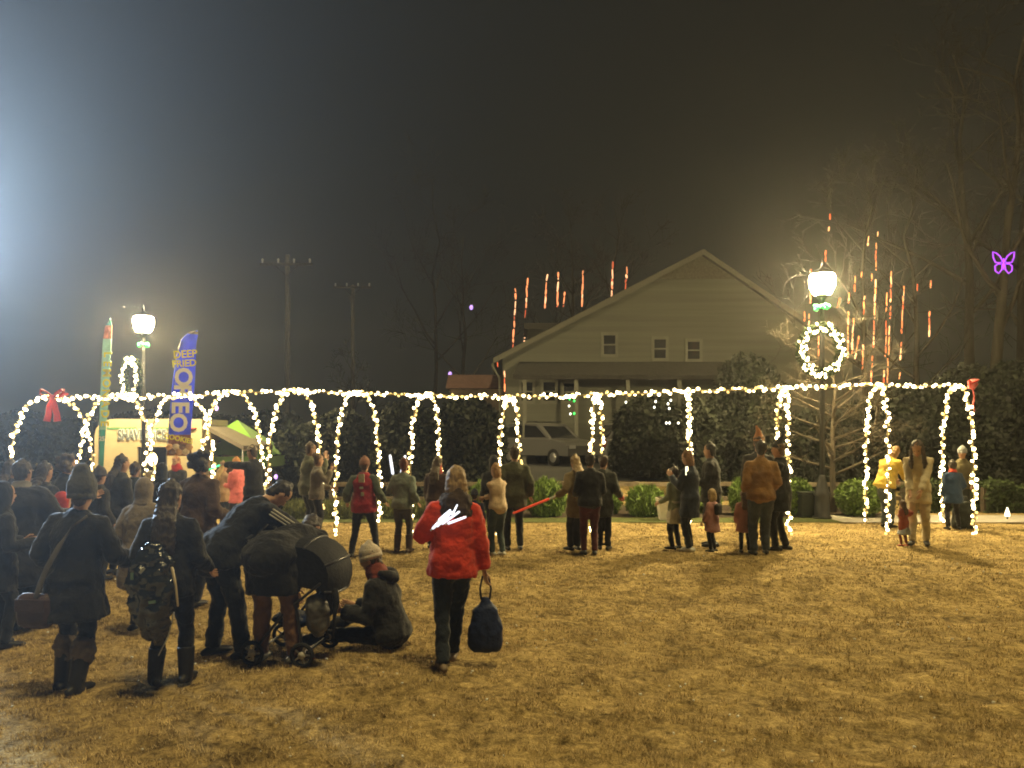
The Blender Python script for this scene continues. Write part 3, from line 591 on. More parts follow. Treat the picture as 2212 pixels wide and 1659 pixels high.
# ================================================================== hanging orange light strands
ORG = mat('orange_tube_glow', (1, .35, .12), .4, 0, emit=1.5, ecol=(1, .34, .13))
ORG3 = mat('deep_red_glow', (1, .2, .08), .4, 0, emit=.7, ecol=(1, .22, .09))
ORG2 = mat('pale_orange_glow', (1, .6, .3), .4, 0, emit=1.9, ecol=(1, .52, .26))
def strand(segs, conv, Y, r, label, group):
    pts = [(conv(a, y0), conv(b, y1)) for a, y0, b, y1 in segs]; x0, y0 = pts[0][0]; top = U(x0, y0, Y)
    t = thing('hanging_light_strand', label, 'light strand', top, 0, group)
    x1, y1 = pts[-1][1]; e = U(x1, y1, Y)-top
    mb = MB(); mb.tube([(0, 0, .9), (0, 0, .4), tuple(e*.5), tuple(e)], [r*.18]*4, 4); mb.obj('cord', WIRE, t)
    for (a, b) in pts:
        p = U(*a, Y)-top; q = U(*b, Y)-top; L = (q-p).length; d = (q-p)/max(L, 1e-6); u = 0
        while u < L:
            ln = min(L-u, r*random.uniform(2.5, 11)); a0 = p+d*u+Vector((random.gauss(0, r*.3), 0, 0)); a1 = p+d*(u+ln)+Vector((random.gauss(0, r*.3), 0, 0)); k = random.uniform(.55, 1.25)
            mb = MB(); mb.tube([a0, a0.lerp(a1, .5), a1], [r*k*.8, r*k, r*k*.7], 6); mb.obj('lit_tube', random.choice((ORG, ORG2, ORG, ORG3)), t); u += ln+r*random.uniform(.6, 3.5)
c6 = lambda x, y: ((1900+x*.4973)*.5486, (900+y*.4973)*.5486)
c8 = lambda x, y: ((3000+x*.8738)*.5486, (800+y*.8738)*.5486)
LS = [([(262, 475, 262, 555), (260, 578, 250, 720), (250, 735, 238, 968)], 'leftmost'), ([(357, 395, 352, 465), (352, 472, 345, 625), (346, 645, 340, 705), (335, 765, 330, 920)], 'second from the left'),
      ([(510, 365, 508, 410), (506, 428, 498, 540), (498, 548, 493, 628)], 'third from the left'), ([(602, 350, 600, 402), (598, 425, 592, 618)], 'fourth from the left'), ([(648, 505, 646, 530), (645, 542, 640, 618)], 'shortest, fifth from the left'),
      ([(797, 335, 795, 360), (794, 370, 790, 490), (790, 495, 786, 615)], 'sixth from the left'), ([(1030, 265, 1026, 420), (1026, 422, 1020, 566)], 'tallest, seventh from the left'), ([(1142, 305, 1140, 388), (1138, 405, 1122, 518)], 'nearest the roof peak')]
for s, w_ in LS: strand(s, c6, 50, .058, 'orange light strand above the house roof, %s' % w_, 'orange strands above the roof')
strand([(120, 1060, 122, 1095), (175, 1130, 175, 1290)], c6, 31.3, .03, 'reddish light strand hanging at the left corner of the house', 'orange strands above the roof')
RS = [([(308, 50, 306, 72), (303, 108, 300, 124), (288, 215, 286, 262)], 'highest, above the lamp globe'), ([(522, 130, 521, 148), (516, 180, 514, 302), (512, 345, 508, 520), (505, 530, 503, 650), (498, 690, 492, 805)], 'longest, in the middle of the bare trees'),
      ([(584, 308, 578, 520), (574, 555, 571, 690), (568, 700, 566, 808)], 'thick one right of the longest'), ([(565, 405, 560, 500), (562, 530, 556, 690), (552, 755, 550, 808)], 'close beside the thick one'), ([(641, 375, 629, 585), (628, 628, 624, 705), (622, 765, 620, 790), (617, 860, 615, 908)], 'second from the outer right'),
      ([(761, 350, 760, 390)], 'short one near the butterfly side'), ([(756, 490, 754, 602)], 'outermost on the right'), ([(700, 366, 699, 394)], 'tiny one between two longer strands'), ([(461, 420, 458, 500), (456, 640, 452, 755)], 'left of the longest, by the pale tree'),
      ([(393, 405, 391, 450), (389, 490, 386, 700)], 'nearest right of the wreath'), ([(420, 330, 418, 400), (412, 520, 405, 680)], 'second right of the wreath'), ([(450, 312, 447, 340), (438, 600, 420, 700)], 'third right of the wreath'), ([(481, 150, 477, 190), (497, 320, 494, 350)], 'thin one by the upright twig'),
      ([(222, 300, 219, 450)], 'beside the lamp globe on the left'), ([(193, 490, 192, 530), (213, 500, 212, 548)], 'left of the green light'), ([(350, 430, 340, 470)], 'short one right of the green light'), ([(256, 600, 254, 700)], 'seen through the wreath')]
for s, w_ in RS: strand(s, c8, 25, .026, 'orange light strand in the right trees, %s' % w_, 'orange strands in the right trees')

# ================================================================== purple lights
PUR = mat('purple_glow', (.5, .1, 1), .4, 0, emit=1.25, ecol=(.36, .05, 1))
bt = thing('butterfly_light', 'glowing purple butterfly outline high at the right edge', 'light ornament', U(2168, 568, 24.2))
def wing(P, nm):
    mb = MB(); mb.tube(P, [.022]*len(P), 6, closed=True); mb.obj(nm, PUR, bt)
for s in (-1, 1):
    wing([(s*.03, 0, .05), (s*.12, 0, .22), (s*.24, 0, .32), (s*.35, 0, .36), (s*.34, 0, .18), (s*.27, 0, .02), (s*.12, 0, .0)], 'upper_wing')
    wing([(s*.04, 0, -.03), (s*.18, 0, -.03), (s*.28, 0, -.1), (s*.27, 0, -.26), (s*.16, 0, -.34), (s*.06, 0, -.22)], 'lower_wing')
mb = MB(); mb.tube([(0, 0, .12), (0, 0, -.2)], [.03, .018], 6); mb.obj('body', PUR, bt)
for px, py, Y, lab in ((1018, 664, 45, 'small purple light high left of the orange strands'), (972, 808, 40, 'small purple light left of the house corner'), (468, 882, 26, 'small purple light between the third and fourth hoops'), (596, 1030, 23, 'small purple light on the green tent leg')):
    t = thing('purple_light', lab, 'light ornament', U(px, py, Y), 0, 'small purple lights'); k = Y/40
    mb = MB(); mb.ell((0, 0, 0), (.10*k, .06*k, .14*k)); mb.obj('lens', mat('pale_purple_glow', (.7, .5, 1), .4, 0, emit=1.3, ecol=(.5, .3, 1)), t)
    mb = MB(); mb.tube([(0, 0, .14*k), (0, 0, .24*k)], [.04*k, .05*k], 6); mb.obj('socket', IRON, t)
# bulbs and wires added to stand for small light reflections on the evergreens
WB = bulb_mesh('white_reflection_bulb', .03, mat('white_reflection_glow', (1, 1, .95), .4, 0, emit=3, ecol=(1, 1, .88)))
t = thing('reflection_bulbs', 'few white bulbs added for reflections on the evergreens between the ninth and tenth hoops', 'light reflections', U(1420, 900, 20.5))
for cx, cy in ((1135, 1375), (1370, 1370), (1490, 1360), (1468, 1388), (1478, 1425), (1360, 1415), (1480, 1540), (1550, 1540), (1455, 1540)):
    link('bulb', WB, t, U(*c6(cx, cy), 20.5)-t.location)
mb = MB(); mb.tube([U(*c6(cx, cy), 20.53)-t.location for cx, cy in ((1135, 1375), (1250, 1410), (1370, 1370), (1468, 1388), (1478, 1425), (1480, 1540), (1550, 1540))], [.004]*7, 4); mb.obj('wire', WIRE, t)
t = thing('reflection_bulbs', 'few green and white bulbs added for reflections left of the ninth hoop', 'light reflections', U(1225, 880, 21))
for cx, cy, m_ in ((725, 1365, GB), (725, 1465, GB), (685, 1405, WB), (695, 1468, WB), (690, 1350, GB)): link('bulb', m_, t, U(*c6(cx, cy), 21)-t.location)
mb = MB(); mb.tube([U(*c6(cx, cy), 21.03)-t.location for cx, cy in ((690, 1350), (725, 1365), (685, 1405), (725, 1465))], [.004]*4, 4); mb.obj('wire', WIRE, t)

# ================================================================== feather flags
def feather_flag(pole, edge, Y, bands, label, ripple, name='feather_flag'):
    """pole: list of (px, py) up the mast; edge: matching points on the free side"""
    b = U(*pole[0], Y); g = gz(b.x, Y); base = Vector((b.x, Y, g)); t = thing(name, label, 'flag', base, 0, 'feather flags by the trailer')
    mb = MB(); mb.tube([(0, 0, 0)]+[tuple(U(*p, Y)-base) for p in pole], [.02]*2+[.014]*(len(pole)-1), 6); mb.obj('mast', mat('grey_alloy', (.4, .4, .42), .4, 0), t)
    N = len(pole); M = 6; rows = []
    for i in range((N-1)*6+1):
        f = i/6; k = min(N-2, int(f)); q = f-k
        a = U(*pole[k], Y).lerp(U(*pole[k+1], Y), q)-base; e = U(*edge[k], Y).lerp(U(*edge[k+1], Y), q)-base
        rows.append([a.lerp(e, j/M)+Vector((0, ripple*math.sin(j*1.5+i*.4)-.02, 0)) for j in range(M+1)])
    mb = MB(); w_ = M+1
    for dy in (0, .006):
        o = len(mb.v); mb.v += [tuple(p+Vector((0, dy, 0))) for r in rows for p in r]
        for i in range(len(rows)-1):
            for j in range(M):
                q = [o+i*w_+j, o+i*w_+j+1, o+(i+1)*w_+j+1, o+(i+1)*w_+j]; mb.f.append(tuple(q if dy == 0 else q[::-1])); f = i/(len(rows)-1)
                mb.m.append(next(k for k, (lim, _) in enumerate(bands) if f <= lim))
    mb.obj('cloth', [m for _, m in bands], t); return t, base
BLU = mat('blue_nylon', (.06, .12, .95), .6, .15, 4, sheen=.2); YEL = mat('yellow_print', (.85, .78, .02), .6, 0); WHT = mat('white_print', (.85, .85, .83), .6, 0); BRN = mat('brown_cookie_print', (.30, .14, .06), .6, .6, 7); GRYB = mat('grey_print', (.14, .13, .12), .6, .4, 6)
TEAL = mat('teal_nylon', (.12, .42, .42), .6, .15, 4); PALE = mat('pale_mint_nylon', (.42, .66, .60), .6, .15, 5); REDP = mat('red_treat_print', (.55, .28, .2), .6, .6, 9)
def translucent(m, k=.5):
    n = m.node_tree.nodes; l = m.node_tree.links; b = n['Principled BSDF']; o = n['Material Output']; tr_ = n.new('ShaderNodeBsdfTranslucent'); mxs = n.new('ShaderNodeMixShader'); mxs.inputs[0].default_value = k
    if b.inputs['Base Color'].is_linked: l.new(b.inputs['Base Color'].links[0].from_socket, tr_.inputs[0])
    else: tr_.inputs[0].default_value = b.inputs['Base Color'].default_value
    l.new(b.outputs[0], mxs.inputs[1]); l.new(tr_.outputs[0], mxs.inputs[2]); l.new(mxs.outputs[0], o.inputs['Surface'])
for m_ in (BLU, TEAL, PALE, REDP, GRYB, BRN): translucent(m_)
YF = 21.0
pole = [(386, 1100), (360, 985), (364, 930), (374, 830), (381, 770), (392, 735), (410, 718), (427, 714)]
edge = [(386, 1100), (414, 985), (414, 930), (420, 830), (424, 770), (426, 735), (427.5, 720), (428, 713.5)]
ff, fb = feather_flag(pole[1:], edge[1:], YF, [(.13, BRN), (.80, BLU), (.90, GRYB), (1, BLU)], 'blue feather flag with white and yellow lettering beside the trailer', .03)
def ftext(body, px, py, size, m, rot_cw=False, tilt=0, sx=1, bold=0):
    p = U(px, py, YF)-fb+Vector((0, -.065, 0)); return text(body, size, m, ff, p, (R(90), R(90) if rot_cw else R(tilt), 0), 'lettering', .004, sx=sx, bold=bold)
ftext('DEEP', 402, 766, .30, YEL, tilt=-4, bold=.006); ftext('FRIED', 400, 786, .27, YEL, tilt=-4, bold=.006)
for ch, px, py in (('O', 397, 815), ('R', 395, 846), ('E', 390, 880), ('O', 386, 913)): ftext(ch, px, py, .66, WHT, True, bold=.022)
ftext('COOKIES', 388, 948, .20, YEL, tilt=12, bold=.006)
mb = MB()
for k in range(7):
    q = U(368+k*7, 966+(k % 2)*9, YF)-fb; mb.ell((q.x, -.05, q.z), (.11, .03, .10), None, 10, k % 3)
mb.obj('cookie_print', [mat('dough_tan', (.50, .30, .14), .6, .3, 10), mat('dough_dark', (.12, .06, .03), .6, .3), mat('dough_cream', (.6, .5, .36), .6, .2)], ff)
pole = [(213, 1010), (214, 940), (217, 870), (219, 800), (222, 745), (228, 706), (238, 689)]
edge = [(224, 1010), (229, 940), (234, 870), (238, 800), (241, 745), (242, 706), (239.5, 687)]
YF2 = 20.6
tf, tb = feather_flag(pole, edge, YF2, [(.18, TEAL), (.70, PALE), (.86, REDP), (1, TEAL)], 'narrow teal feather flag with yellow letters left of the lamp', .015)
for ch, px, py in zip('LEMONADE', (234, 233, 232, 231, 230, 229, 228, 227), (766, 786, 806, 828, 850, 872, 894, 915)):
    p = U(px, py, YF2)-tb+Vector((0, -.045, 0)); text(ch, .30, YEL, tf, p, (R(90), R(90), 0), sx=1, bold=.012)
p = U(222, 948, YF2)-tb+Vector((0, -.045, 0)); text('25', .17, WHT, tf, p, (R(90), 0, 0), bold=.006)

# ================================================================== food trailer
def trailer():
    Y = 23.6; x0 = U(204, 0, Y).x; x1 = U(436, 0, Y).x; L = x1-x0; zt = U(0, 905, Y).z; g = gz((x0+x1)/2, Y); base = Vector(((x0+x1)/2, Y, g)); t = thing('food_trailer', 'cream shaved ice trailer with rounded front behind the flags', 'trailer', base)
    H = zt-g; CR = mat('cream_panel', (.46, .39, .25), .55, .1, 3); GR = mat('green_stripe', (.10, .24, .10), .6, 0); DK = mat('dark_interior', (.03, .03, .03), .8, .3); 
    h = L/2; r = .55; sill, wt = 1.55, 2.30
    # shell built round a real serving opening
    mb = MB(); D = 2.1; ox0, ox1 = -.35, .6
    def slabp(P, y0, y1):
        n = len(P); mb.add([(x, y0, z) for x, z in P]+[(x, y1, z) for x, z in P], [tuple(range(n-1, -1, -1)) if False else tuple(range(n)), tuple(2*n-1-i for i in range(n))]+[(i, n+i, n+(i+1) % n, (i+1) % n) for i in range(n)])
    left = [(-h, .45), (ox0, .45), (ox0, H)]+[(-h+r*(1-math.sin(a)), H-r*(1-math.cos(a))) for a in (0+1.5708*0, )]
    arc = [(-h+r-r*math.sin(k*.3927), H-r+r*math.cos(k*.3927)) for k in range(5)]
    slabp([(-h, .45), (ox0, .45), (ox0, H)]+arc, 0, .08)
    slabp([(ox0, .45), (ox1, .45), (ox1, sill), (ox0, sill)], .002, .082); slabp([(ox0, wt), (ox1, wt), (ox1, H), (ox0, H)], .002, .082); slabp([(ox1, .45), (h, .45), (h, H), (ox1, H)], 0, .08)
    o = mb.obj('body', CR, t, None, False); mb = MB(); slabp([(-h, .45), (h, .45), (h, H)]+arc, D, D+.06); mb.obj('back_panel', CR, t, None, False)
    mb = MB(); pr = [(h, .45), (h, H)]+arc+[(-h, .45)]; n = len(pr); mb.add([(x, .083, z) for x, z in pr]+[(x, D-.003, z) for x, z in pr], [(i, i+1, n+i+1, n+i) for i in range(n-1)]+[(n-1, 0, n, 2*n-1)]); mb.obj('skin', CR, t, None, False)
    mb = MB(); mb.box((.6, 1.3, 1.7), (2.4, .05, 1.6)); mb.obj('interior_wall', DK, t, None, False); mb = MB(); mb.box((.6, .9, 1.0), (2.4, .6, .9)); mb.obj('interior_counter', DK, t, None, False)
    mb = MB(); mb.box(((ox0+ox1)/2, -.16, sill-.04), (ox1-ox0, .32, .05)); mb.obj('counter', mat('steel', (.4, .4, .4), .35, 0, metal=.7), t, None, False)
    mb = MB(); mb.box(((ox0+ox1)/2+.1, -.03, sill-.28), (1.1, .03, .36)); pn = mb.obj('menu_board', CR, t, None, False)
    for k in range(5):
        mb = MB(); mb.box((ox0+.5+k*.2, -.05, sill-.30), (.09, .01, .2)); mb.obj('red_stripe', mat('red_paint', (.45, .04, .03), .6, 0), pn, None, False)
    for xx in (-h*.62, h*.72):
        mb = MB(); mb.box((xx*.6-.2, -.006, H-.30), (abs(h*.55), .012, .07)); mb.obj('green_band', GR, t, None, False)
    LET = mat('grey_letter', (.13, .16, .18), .6, .2, 20); 
    a = U(262, 948, Y)-base; text('SHAVED', .44, WHT, t, (U(291, 940, Y).x-base.x, -.022, U(0, 940, Y).z-g), (R(90), 0, 0), bold=.03, sx=.64, name='lettering_outline'); text('ICE', .44, WHT, t, (U(346, 940, Y).x-base.x, -.022, U(0, 940, Y).z-g), (R(90), 0, 0), bold=.03, sx=.62, name='lettering_outline'); text('SHAVED', .44, LET, t, (U(291, 940, Y).x-base.x, -.035, U(0, 940, Y).z-g), (R(90), 0, 0), bold=.012, sx=.64); text('ICE', .44, LET, t, (U(346, 940, Y).x-base.x, -.035, U(0, 940, Y).z-g), (R(90), 0, 0), bold=.012, sx=.62)
    mb = MB(); mb.tube([(h-.9, -.012, H-.3), (h-.75, -.012, H-.33), (h-.6, -.012, H-.3)], [.04, .05, .03], 6); mb.obj('logo_mark', mat('dark_red', (.25, .04, .03)), t)
    mb = MB(); mb.tube([(h-.48, -.012, H-.3), (h-.33, -.012, H-.33), (h-.2, -.012, H-.3)], [.04, .05, .03], 6); mb.obj('logo_mark', mat('dark_red', (.25, .04, .03)), t)
    mb = MB(); mb.ell((.15, -.02, sill+.35), (.16, .03, .22)); mb.obj('window_lamp', mat('window_lamp_glow', (1, .9, .6), .4, 0, emit=3.5, ecol=(1, .8, .45)), t)
    for xx in (-.5, .5):
        w_ = MB(); w_.tube([(xx, .02, .34), (xx, .22, .34)], [.34, .34], 16, (1, 0, 0), 'flat'); wo = w_.obj('wheel', mat('tyre', (.015, .015, .015), .8, 0), t)
        w_ = MB(); w_.tube([(xx, -.0, .34), (xx, .018, .34)], [.18, .2], 12, (1, 0, 0), 'flat'); w_.obj('rim', mat('alloy', (.4, .4, .42)), wo)
    # annex awning to the right of the serving side
    a = [U(*q, Y) for q in ((436, 918), (548, 962))]; aw = MB(); P = [(a[0].x-base.x, 0, a[0].z-g), (a[1].x-base.x, 0, a[1].z-g)]
    aw.add([(P[0][0], .2, P[0][2]), (P[1][0], -.9, P[1][2]), (P[1][0], 1.9, P[1][2]), (P[0][0], 2.0, P[0][2]), (P[0][0], .2, P[0][2]-.12), (P[1][0], -.9, P[1][2]-.14), (P[1][0], 1.9, P[1][2]-.14), (P[0][0], 2.0, P[0][2]-.12)], [(0, 1, 2, 3), (7, 6, 5, 4), (0, 4, 5, 1), (1, 5, 6, 2), (2, 6, 7, 3), (3, 7, 4, 0)]); aw.obj('awning', mat('taupe_canvas', (.11, .095, .07), .8, .2, 6), t, None, False)
    for yy in (-.85, 1.85):
        mb = MB(); mb.tube([(P[1][0]-.04, yy, 0), (P[1][0]-.04, yy, P[1][2]-.13)], [.025, .025], 6); mb.obj('awning_pole', mat('grey_alloy', (.4, .4, .42)), t)
    mb = MB(); mb.box((h+.9, 1.6, 1.5), (1.6, .05, 1.3)); mb.obj('side_panel', mat('wood_shelf', (.25, .16, .09), .7, .2), t, None, False); mb = MB(); mb.box((h+.9, .4, 1.35), (1.7, .5, .06)); mb.obj('side_counter', mat('wood_shelf', (.25, .16, .09)), t, None, False)
trailer()
# picnic rail / table by the trailer
tb_ = thing('picnic_table', 'brown wooden table between the fourth hoop and the trailer', 'table', (U(462, 0, 16.6).x, 16.6, gz(U(462, 0, 16.6).x, 16.6)))
for k in range(4):
    mb = MB(); mb.box((0, -.27+k*.18, .92), (1.5, .16, .05), None, 0, .008); mb.obj('plank', FW, tb_, None, False)
for sx in (-.6, .6):
    for sy in (-.22, .22):
        mb = MB(); mb.box((sx, sy, .445), (.09, .09, .88)); mb.obj('leg', FW, tb_, None, False)
# green canopy tent
def tent():
    Y = 25.8; pk = U(513, 907, Y); ev = U(606, 984, Y); g = gz(pk.x, Y); base = Vector((pk.x, Y, g)); w_ = ev.x-pk.x; t = thing('canopy_tent', 'lime green pop-up canopy right of the trailer', 'tent', base)
    GM = mat('lime_canvas', (.10, .22, .022), .7, .12, 4, sheen=.1); ze = ev.z-g; zp = pk.z-g; zv = U(0, 1006, Y).z-g
    C = [(-w_, -w_), (w_, -w_), (w_, w_), (-w_, w_)]
    for i in range(4):
        a, b = C[i], C[(i+1) % 4]; m = ((a[0]+b[0])/2*.9, (a[1]+b[1])/2*.9, ze+.06)
        mb = MB(); mb.add([(a[0], a[1], ze), m, (b[0], b[1], ze), (0, 0, zp), (a[0]*.98, a[1]*.98, ze-.012), (m[0], m[1], m[2]-.012), (b[0]*.98, b[1]*.98, ze-.012), (0, 0, zp-.015)], [(0, 1, 3), (1, 2, 3), (5, 4, 7), (6, 5, 7)]); mb.obj('roof_panel', GM, t, None, False)
        mb = MB(); d = Vector((b[0]-a[0], b[1]-a[1], 0)).normalized(); n_ = Vector((d.y, -d.x, 0))*.008
        P = [Vector((a[0], a[1], ze)), Vector((b[0], b[1], ze)), Vector((b[0], b[1], zv)), Vector((a[0], a[1], zv))]; mb.add([p+n_ for p in P]+[p for p in P], [(0, 1, 2, 3), (7, 6, 5, 4), (0, 4, 5, 1), (2, 6, 7, 3)]); mb.obj('valance', GM, t, None, False)
        mb = MB(); mb.tube([(a[0]*.96, a[1]*.96, 0), (a[0]*.96, a[1]*.96, ze-.03)], [.022, .022], 6); mb.obj('leg', mat('white_steel', (.7, .7, .7), .4, 0), t)
tent()

# ================================================================== people
SKIN = mat('skin', (.50, .30, .20), .6, .1, 20, spec=.3); SKIN2 = mat('skin_deep', (.22, .12, .075), .6, .1, 20)
EYE = mat('eye_dark', (.02, .015, .012), .2, 0); LIP = mat('lip', (.36, .13, .10), .5, 0)
def hairm(c): return mat('hair_%02x%02x%02x' % tuple(int(255*v**.4545) for v in c), c, .55, .45, 26, .7, 60, spec=.5, stretch=(1, 1, .18))
def v3(t): return Vector(t)
def ik(a, t, l1, l2, pole):
    a, t = v3(a), v3(t); d = t-a; D = d.length; mx_ = (l1+l2)*.998
    if D > mx_: t = a+d*(mx_/D); d = t-a; D = mx_
    D = max(D, abs(l1-l2)+.02); u = d.normalized(); x = (l1*l1-l2*l2+D*D)/(2*D); h = math.sqrt(max(0, l1*l1-x*x))
    p = v3(pole); p = p-u*p.dot(u)
    if p.length < 1e-5: p = u.orthogonal()
    return a+u*x+p.normalized()*h, t
def person(label, px, yf=None, yt=None, Y=None, H=None, yaw=0, jk=(.03, .03, .03), jlen=.80, jt=.03, flare=.0, tr=(.02, .022, .03), sh=(.02, .02, .02), boots=0, hair='short', hc=(.05, .03, .02), hat=None, hatc=(.1, .1, .1),
           lean=0, side=0, hy=0, hx=0, drop=0, hl=None, hr=None, fl=(-.11, 0, 0), fr=(.11, 0, 0), fyl=8, fyr=-8, hyaw=0, hpitch=0, headk=1.0, vest=None, collar=None, hood=None, skin=None, vox=None, slim=1.0, scarf=None, legw=1.0, poleL=None, poleR=None, gloves=None, cuff=None, sit=False, group=None, folds=.034, kneeL=(0, 1, 0), kneeR=(0, 1, 0), locks=False, scarfk=1.0):
    if Y is None: Y = Yfoot(yf)
    x = (px-1106)/F_PX*Y; g = gz(x, Y)
    if H is None:
        foot = HZN+F_PX*(CAM_H-g)/Y; H = (foot-yt)/F_PX*Y
    s = H/1.75/(1+(headk-1)*.13); vox = vox or (.016 if Y < 8 else .02)
    t = thing('person', label, 'person', (x, Y, g), R(yaw), group)
    rnd = random.Random(label)
    if not sit and lean == 0: lean = rnd.uniform(0, 4.5)
    if side == 0: side = rnd.uniform(-2.5, 2.5); hx = hx+side*.006
    if hyaw == 0: hyaw = rnd.uniform(-18, 18)
    if not sit: fl = (fl[0]+rnd.uniform(-.015, .015), fl[1]+rnd.uniform(-.05, .05), fl[2]); fr = (fr[0]+rnd.uniform(-.015, .015), fr[1]+rnd.uniform(-.05, .05), fr[2])
    X1 = Vector((1, 0, 0)); RT = Matrix.Rotation(R(side), 3, 'Y') @ Matrix.Rotation(-R(lean), 3, 'X')
    P = Vector((hx, hy, .93-drop)); S = lambda v: v*s
    T = lambda a, b, c: P+RT @ Vector((a, b, c))
    nb = T(0, .0, .555); RH = Matrix.Rotation(R(hyaw), 3, 'Z') @ Matrix.Rotation(R(side)*.5, 3, 'Y') @ Matrix.Rotation(-R(lean*.55+hpitch), 3, 'X')
    hc_ = nb+RH @ Vector((0, .025, .145+.02*(headk-1)))
    HD = lambda a, b, c: hc_+RH @ (Vector((a, b, c))*headk)
    shL, shR = T(-.170*slim, 0, .455), T(.170*slim, 0, .455)
    hipL, hipR = P+RT @ Vector((-.09*slim, 0, -.03)), P+RT @ Vector((.09*slim, 0, -.03))
    def hand_t(h, sh_, sx): return v3(h) if h is not None else sh_+Vector((sx*rnd.uniform(.02, .08), rnd.uniform(.0, .14), -rnd.uniform(.49, .535)))
    elL, haL = ik(shL, hand_t(hl, shL, -1), .285, .255, poleL or (-.22, -1, -.5)); elR, haR = ik(shR, hand_t(hr, shR, 1), .285, .255, poleR or (.22, -1, -.5))
    ankL = Vector((fl[0], fl[1], fl[2]+.085)); ankR = Vector((fr[0], fr[1], fr[2]+.085))
    knL, ankL = ik(hipL, ankL, .43, .405, kneeL); knR, ankR = ik(hipR, ankR, .43, .405, kneeR)
    sk = skin or SKIN
    sc = lambda L: [p*s for p in L]
    def tb(mb, pts, rad, n=10, ref=None, cap='round', mi=0): mb.tube(sc(pts), [(r[0]*s, r[1]*s) if isinstance(r, tuple) else r*s for r in rad], n, ref, cap, mi)
    # ---- body: one continuous surface
    mb = MB(); rx = RT @ X1
    tb(mb, [T(0, 0, z) for z in (-.08, 0, .1, .22, .34, .43, .50)], [(.12*slim, .09), (.15*slim, .105), (.14*slim, .10), (.125*slim, .09), (.145*slim, .10), (.145*slim, .09), (.09, .065)], 12, rx)
    tb(mb, [T(0, 0, .5), nb, HD(0, .0, -.03)], [.062, .055, .055], 10)
    hz_ = (-.122, -.10, -.05, 0, .05, .09, .115)
    tb(mb, [HD(0, y, z) for z, y in zip(hz_, (.035, .028, .012, 0, -.005, -.01, -.01))], [(a*headk, b*headk) for a, b in ((.028, .03), (.05, .055), (.064, .078), (.073, .09), (.076, .096), (.062, .08), (.03, .04))], 14, RH @ X1)
    tb(mb, [HD(0, .086, .02), HD(0, .104, -.018), HD(0, .092, -.032)], [.009*headk, .014*headk, .012*headk], 8)
    for q in (-1, 1): mb.ell(HD(q*.076, -.005, -.005)*s, (.012*s*headk, .022*s*headk, .032*s*headk), RH, 8)
    for a, b, c in ((shL, elL, haL), (shR, elR, haR)): tb(mb, [a, b, c], [.05, .041, .028], 9)
    for a, b, c in ((hipL, knL, ankL), (hipR, knR, ankR)): tb(mb, [a, b, c], [.08, .055, .04], 9)
    dirs = []
    for el, ha, sx in ((elL, haL, -1), (elR, haR, 1)):
        d = (ha-el).normalized(); dirs.append(d); tb(mb, [ha-d*.02, ha+d*.05, ha+d*.09], [(.026, .02), (.04, .018), (.038, .016)], 9, d.cross(Vector((sx*.9, .3, .1))).normalized())
    body = mb.obj('body', [sk], t); body.modifiers.clear()
    skin_up(body, vox*.9, 2)
    # fingers, eyes, mouth: joined after the weld
    ex = MB(); gm_ = 0
    for el, ha, sx, d in ((elL, haL, -1, dirs[0]), (elR, haR, 1, dirs[1])):
        w = d.cross(Vector((sx*.9, .3, .1))).normalized(); nrm = d.cross(w)*(-sx if True else 1)
        for k, (o, L) in enumerate(((-.03, .062), (-.011, .074), (.010, .078), (.030, .068))):
            b = ha+d*.088+w*o; m1 = b+d*L*.5+nrm*.006; e = m1+d*L*.38+nrm*.022
            tb(ex, [b-d*.015, m1, e], [.0095, .009, .007], 6)
        b = ha+d*.03+w*.036; tb(ex, [b-w*.01, b+w*.022+d*.03+nrm*.01, b+w*.024+d*.06+nrm*.018], [.012, .011, .008], 6)
    for q in (-1, 1): ex.ell(HD(q*.03, .081, .012)*s, (.011*s*headk, .008*s*headk, .007*s*headk), RH, 8, 1)
    tb(ex, [HD(-.024, .078, -.064), HD(0, .086, -.066), HD(.024, .078, -.064)], [.005, .008, .005], 6, None, 'round', 2)
    JOIN.append((body, ex, [sk, EYE, LIP]))
    # ---- trousers
    JC = fab(jk); TC = fab(tr); mb = MB()
    tb(mb, [T(0, 0, z) for z in (-.10, -.03, .06, .12)], [(.13*slim, .10), (.168*slim, .125), (.160*slim, .118), (.145*slim, .108)], 12, rx)
    for a, b, c in ((hipL, knL, ankL), (hipR, knR, ankR)): tb(mb, [a, a.lerp(b, .5), b, b.lerp(c, .5), c-Vector((0, 0, .02))], [.099*legw, .088*legw, .070*legw, .064*legw, .058*legw], 10, None, 'rf')
    skin_up(mb.obj('trousers', TC, t), vox, 3, folds*s*.9, .09, .012*s)
    # ---- shoes
    SM = mat('shoe_%02x%02x%02x' % tuple(int(255*v**.4545) for v in sh), sh, .5, .2, 20, .2, 40)
    for an, fy, kn in ((ankL, fyl, knL), (ankR, fyr, knR)):
        mb = MB(); f = Matrix.Rotation(R(fy), 3, 'Z') @ Vector((0, 1, 0)); up = Vector((0, 0, 1))
        if sit: f = Vector((0, .35, .94)); up = Vector((0, -.94, .35))
        o = an-up*.085
        tb(mb, [o-f*.075+up*.035, o-f*.02+up*.045, o+f*.08+up*.036, o+f*.15+up*.028, o+f*.175+up*.025], [(.034, .034), (.042, .045), (.046, .036), (.042, .026), (.03, .02)], 10, f.cross(up))
        if boots:
            q = an.lerp(kn, boots); tb(mb, [an-Vector((0, 0, .04)), an.lerp(kn, boots*.5), q], [.062, .070, .078], 10, None, 'rf')
        skin_up(mb.obj('boot' if boots else 'shoe', SM, t), .012*max(.7, s), 2)
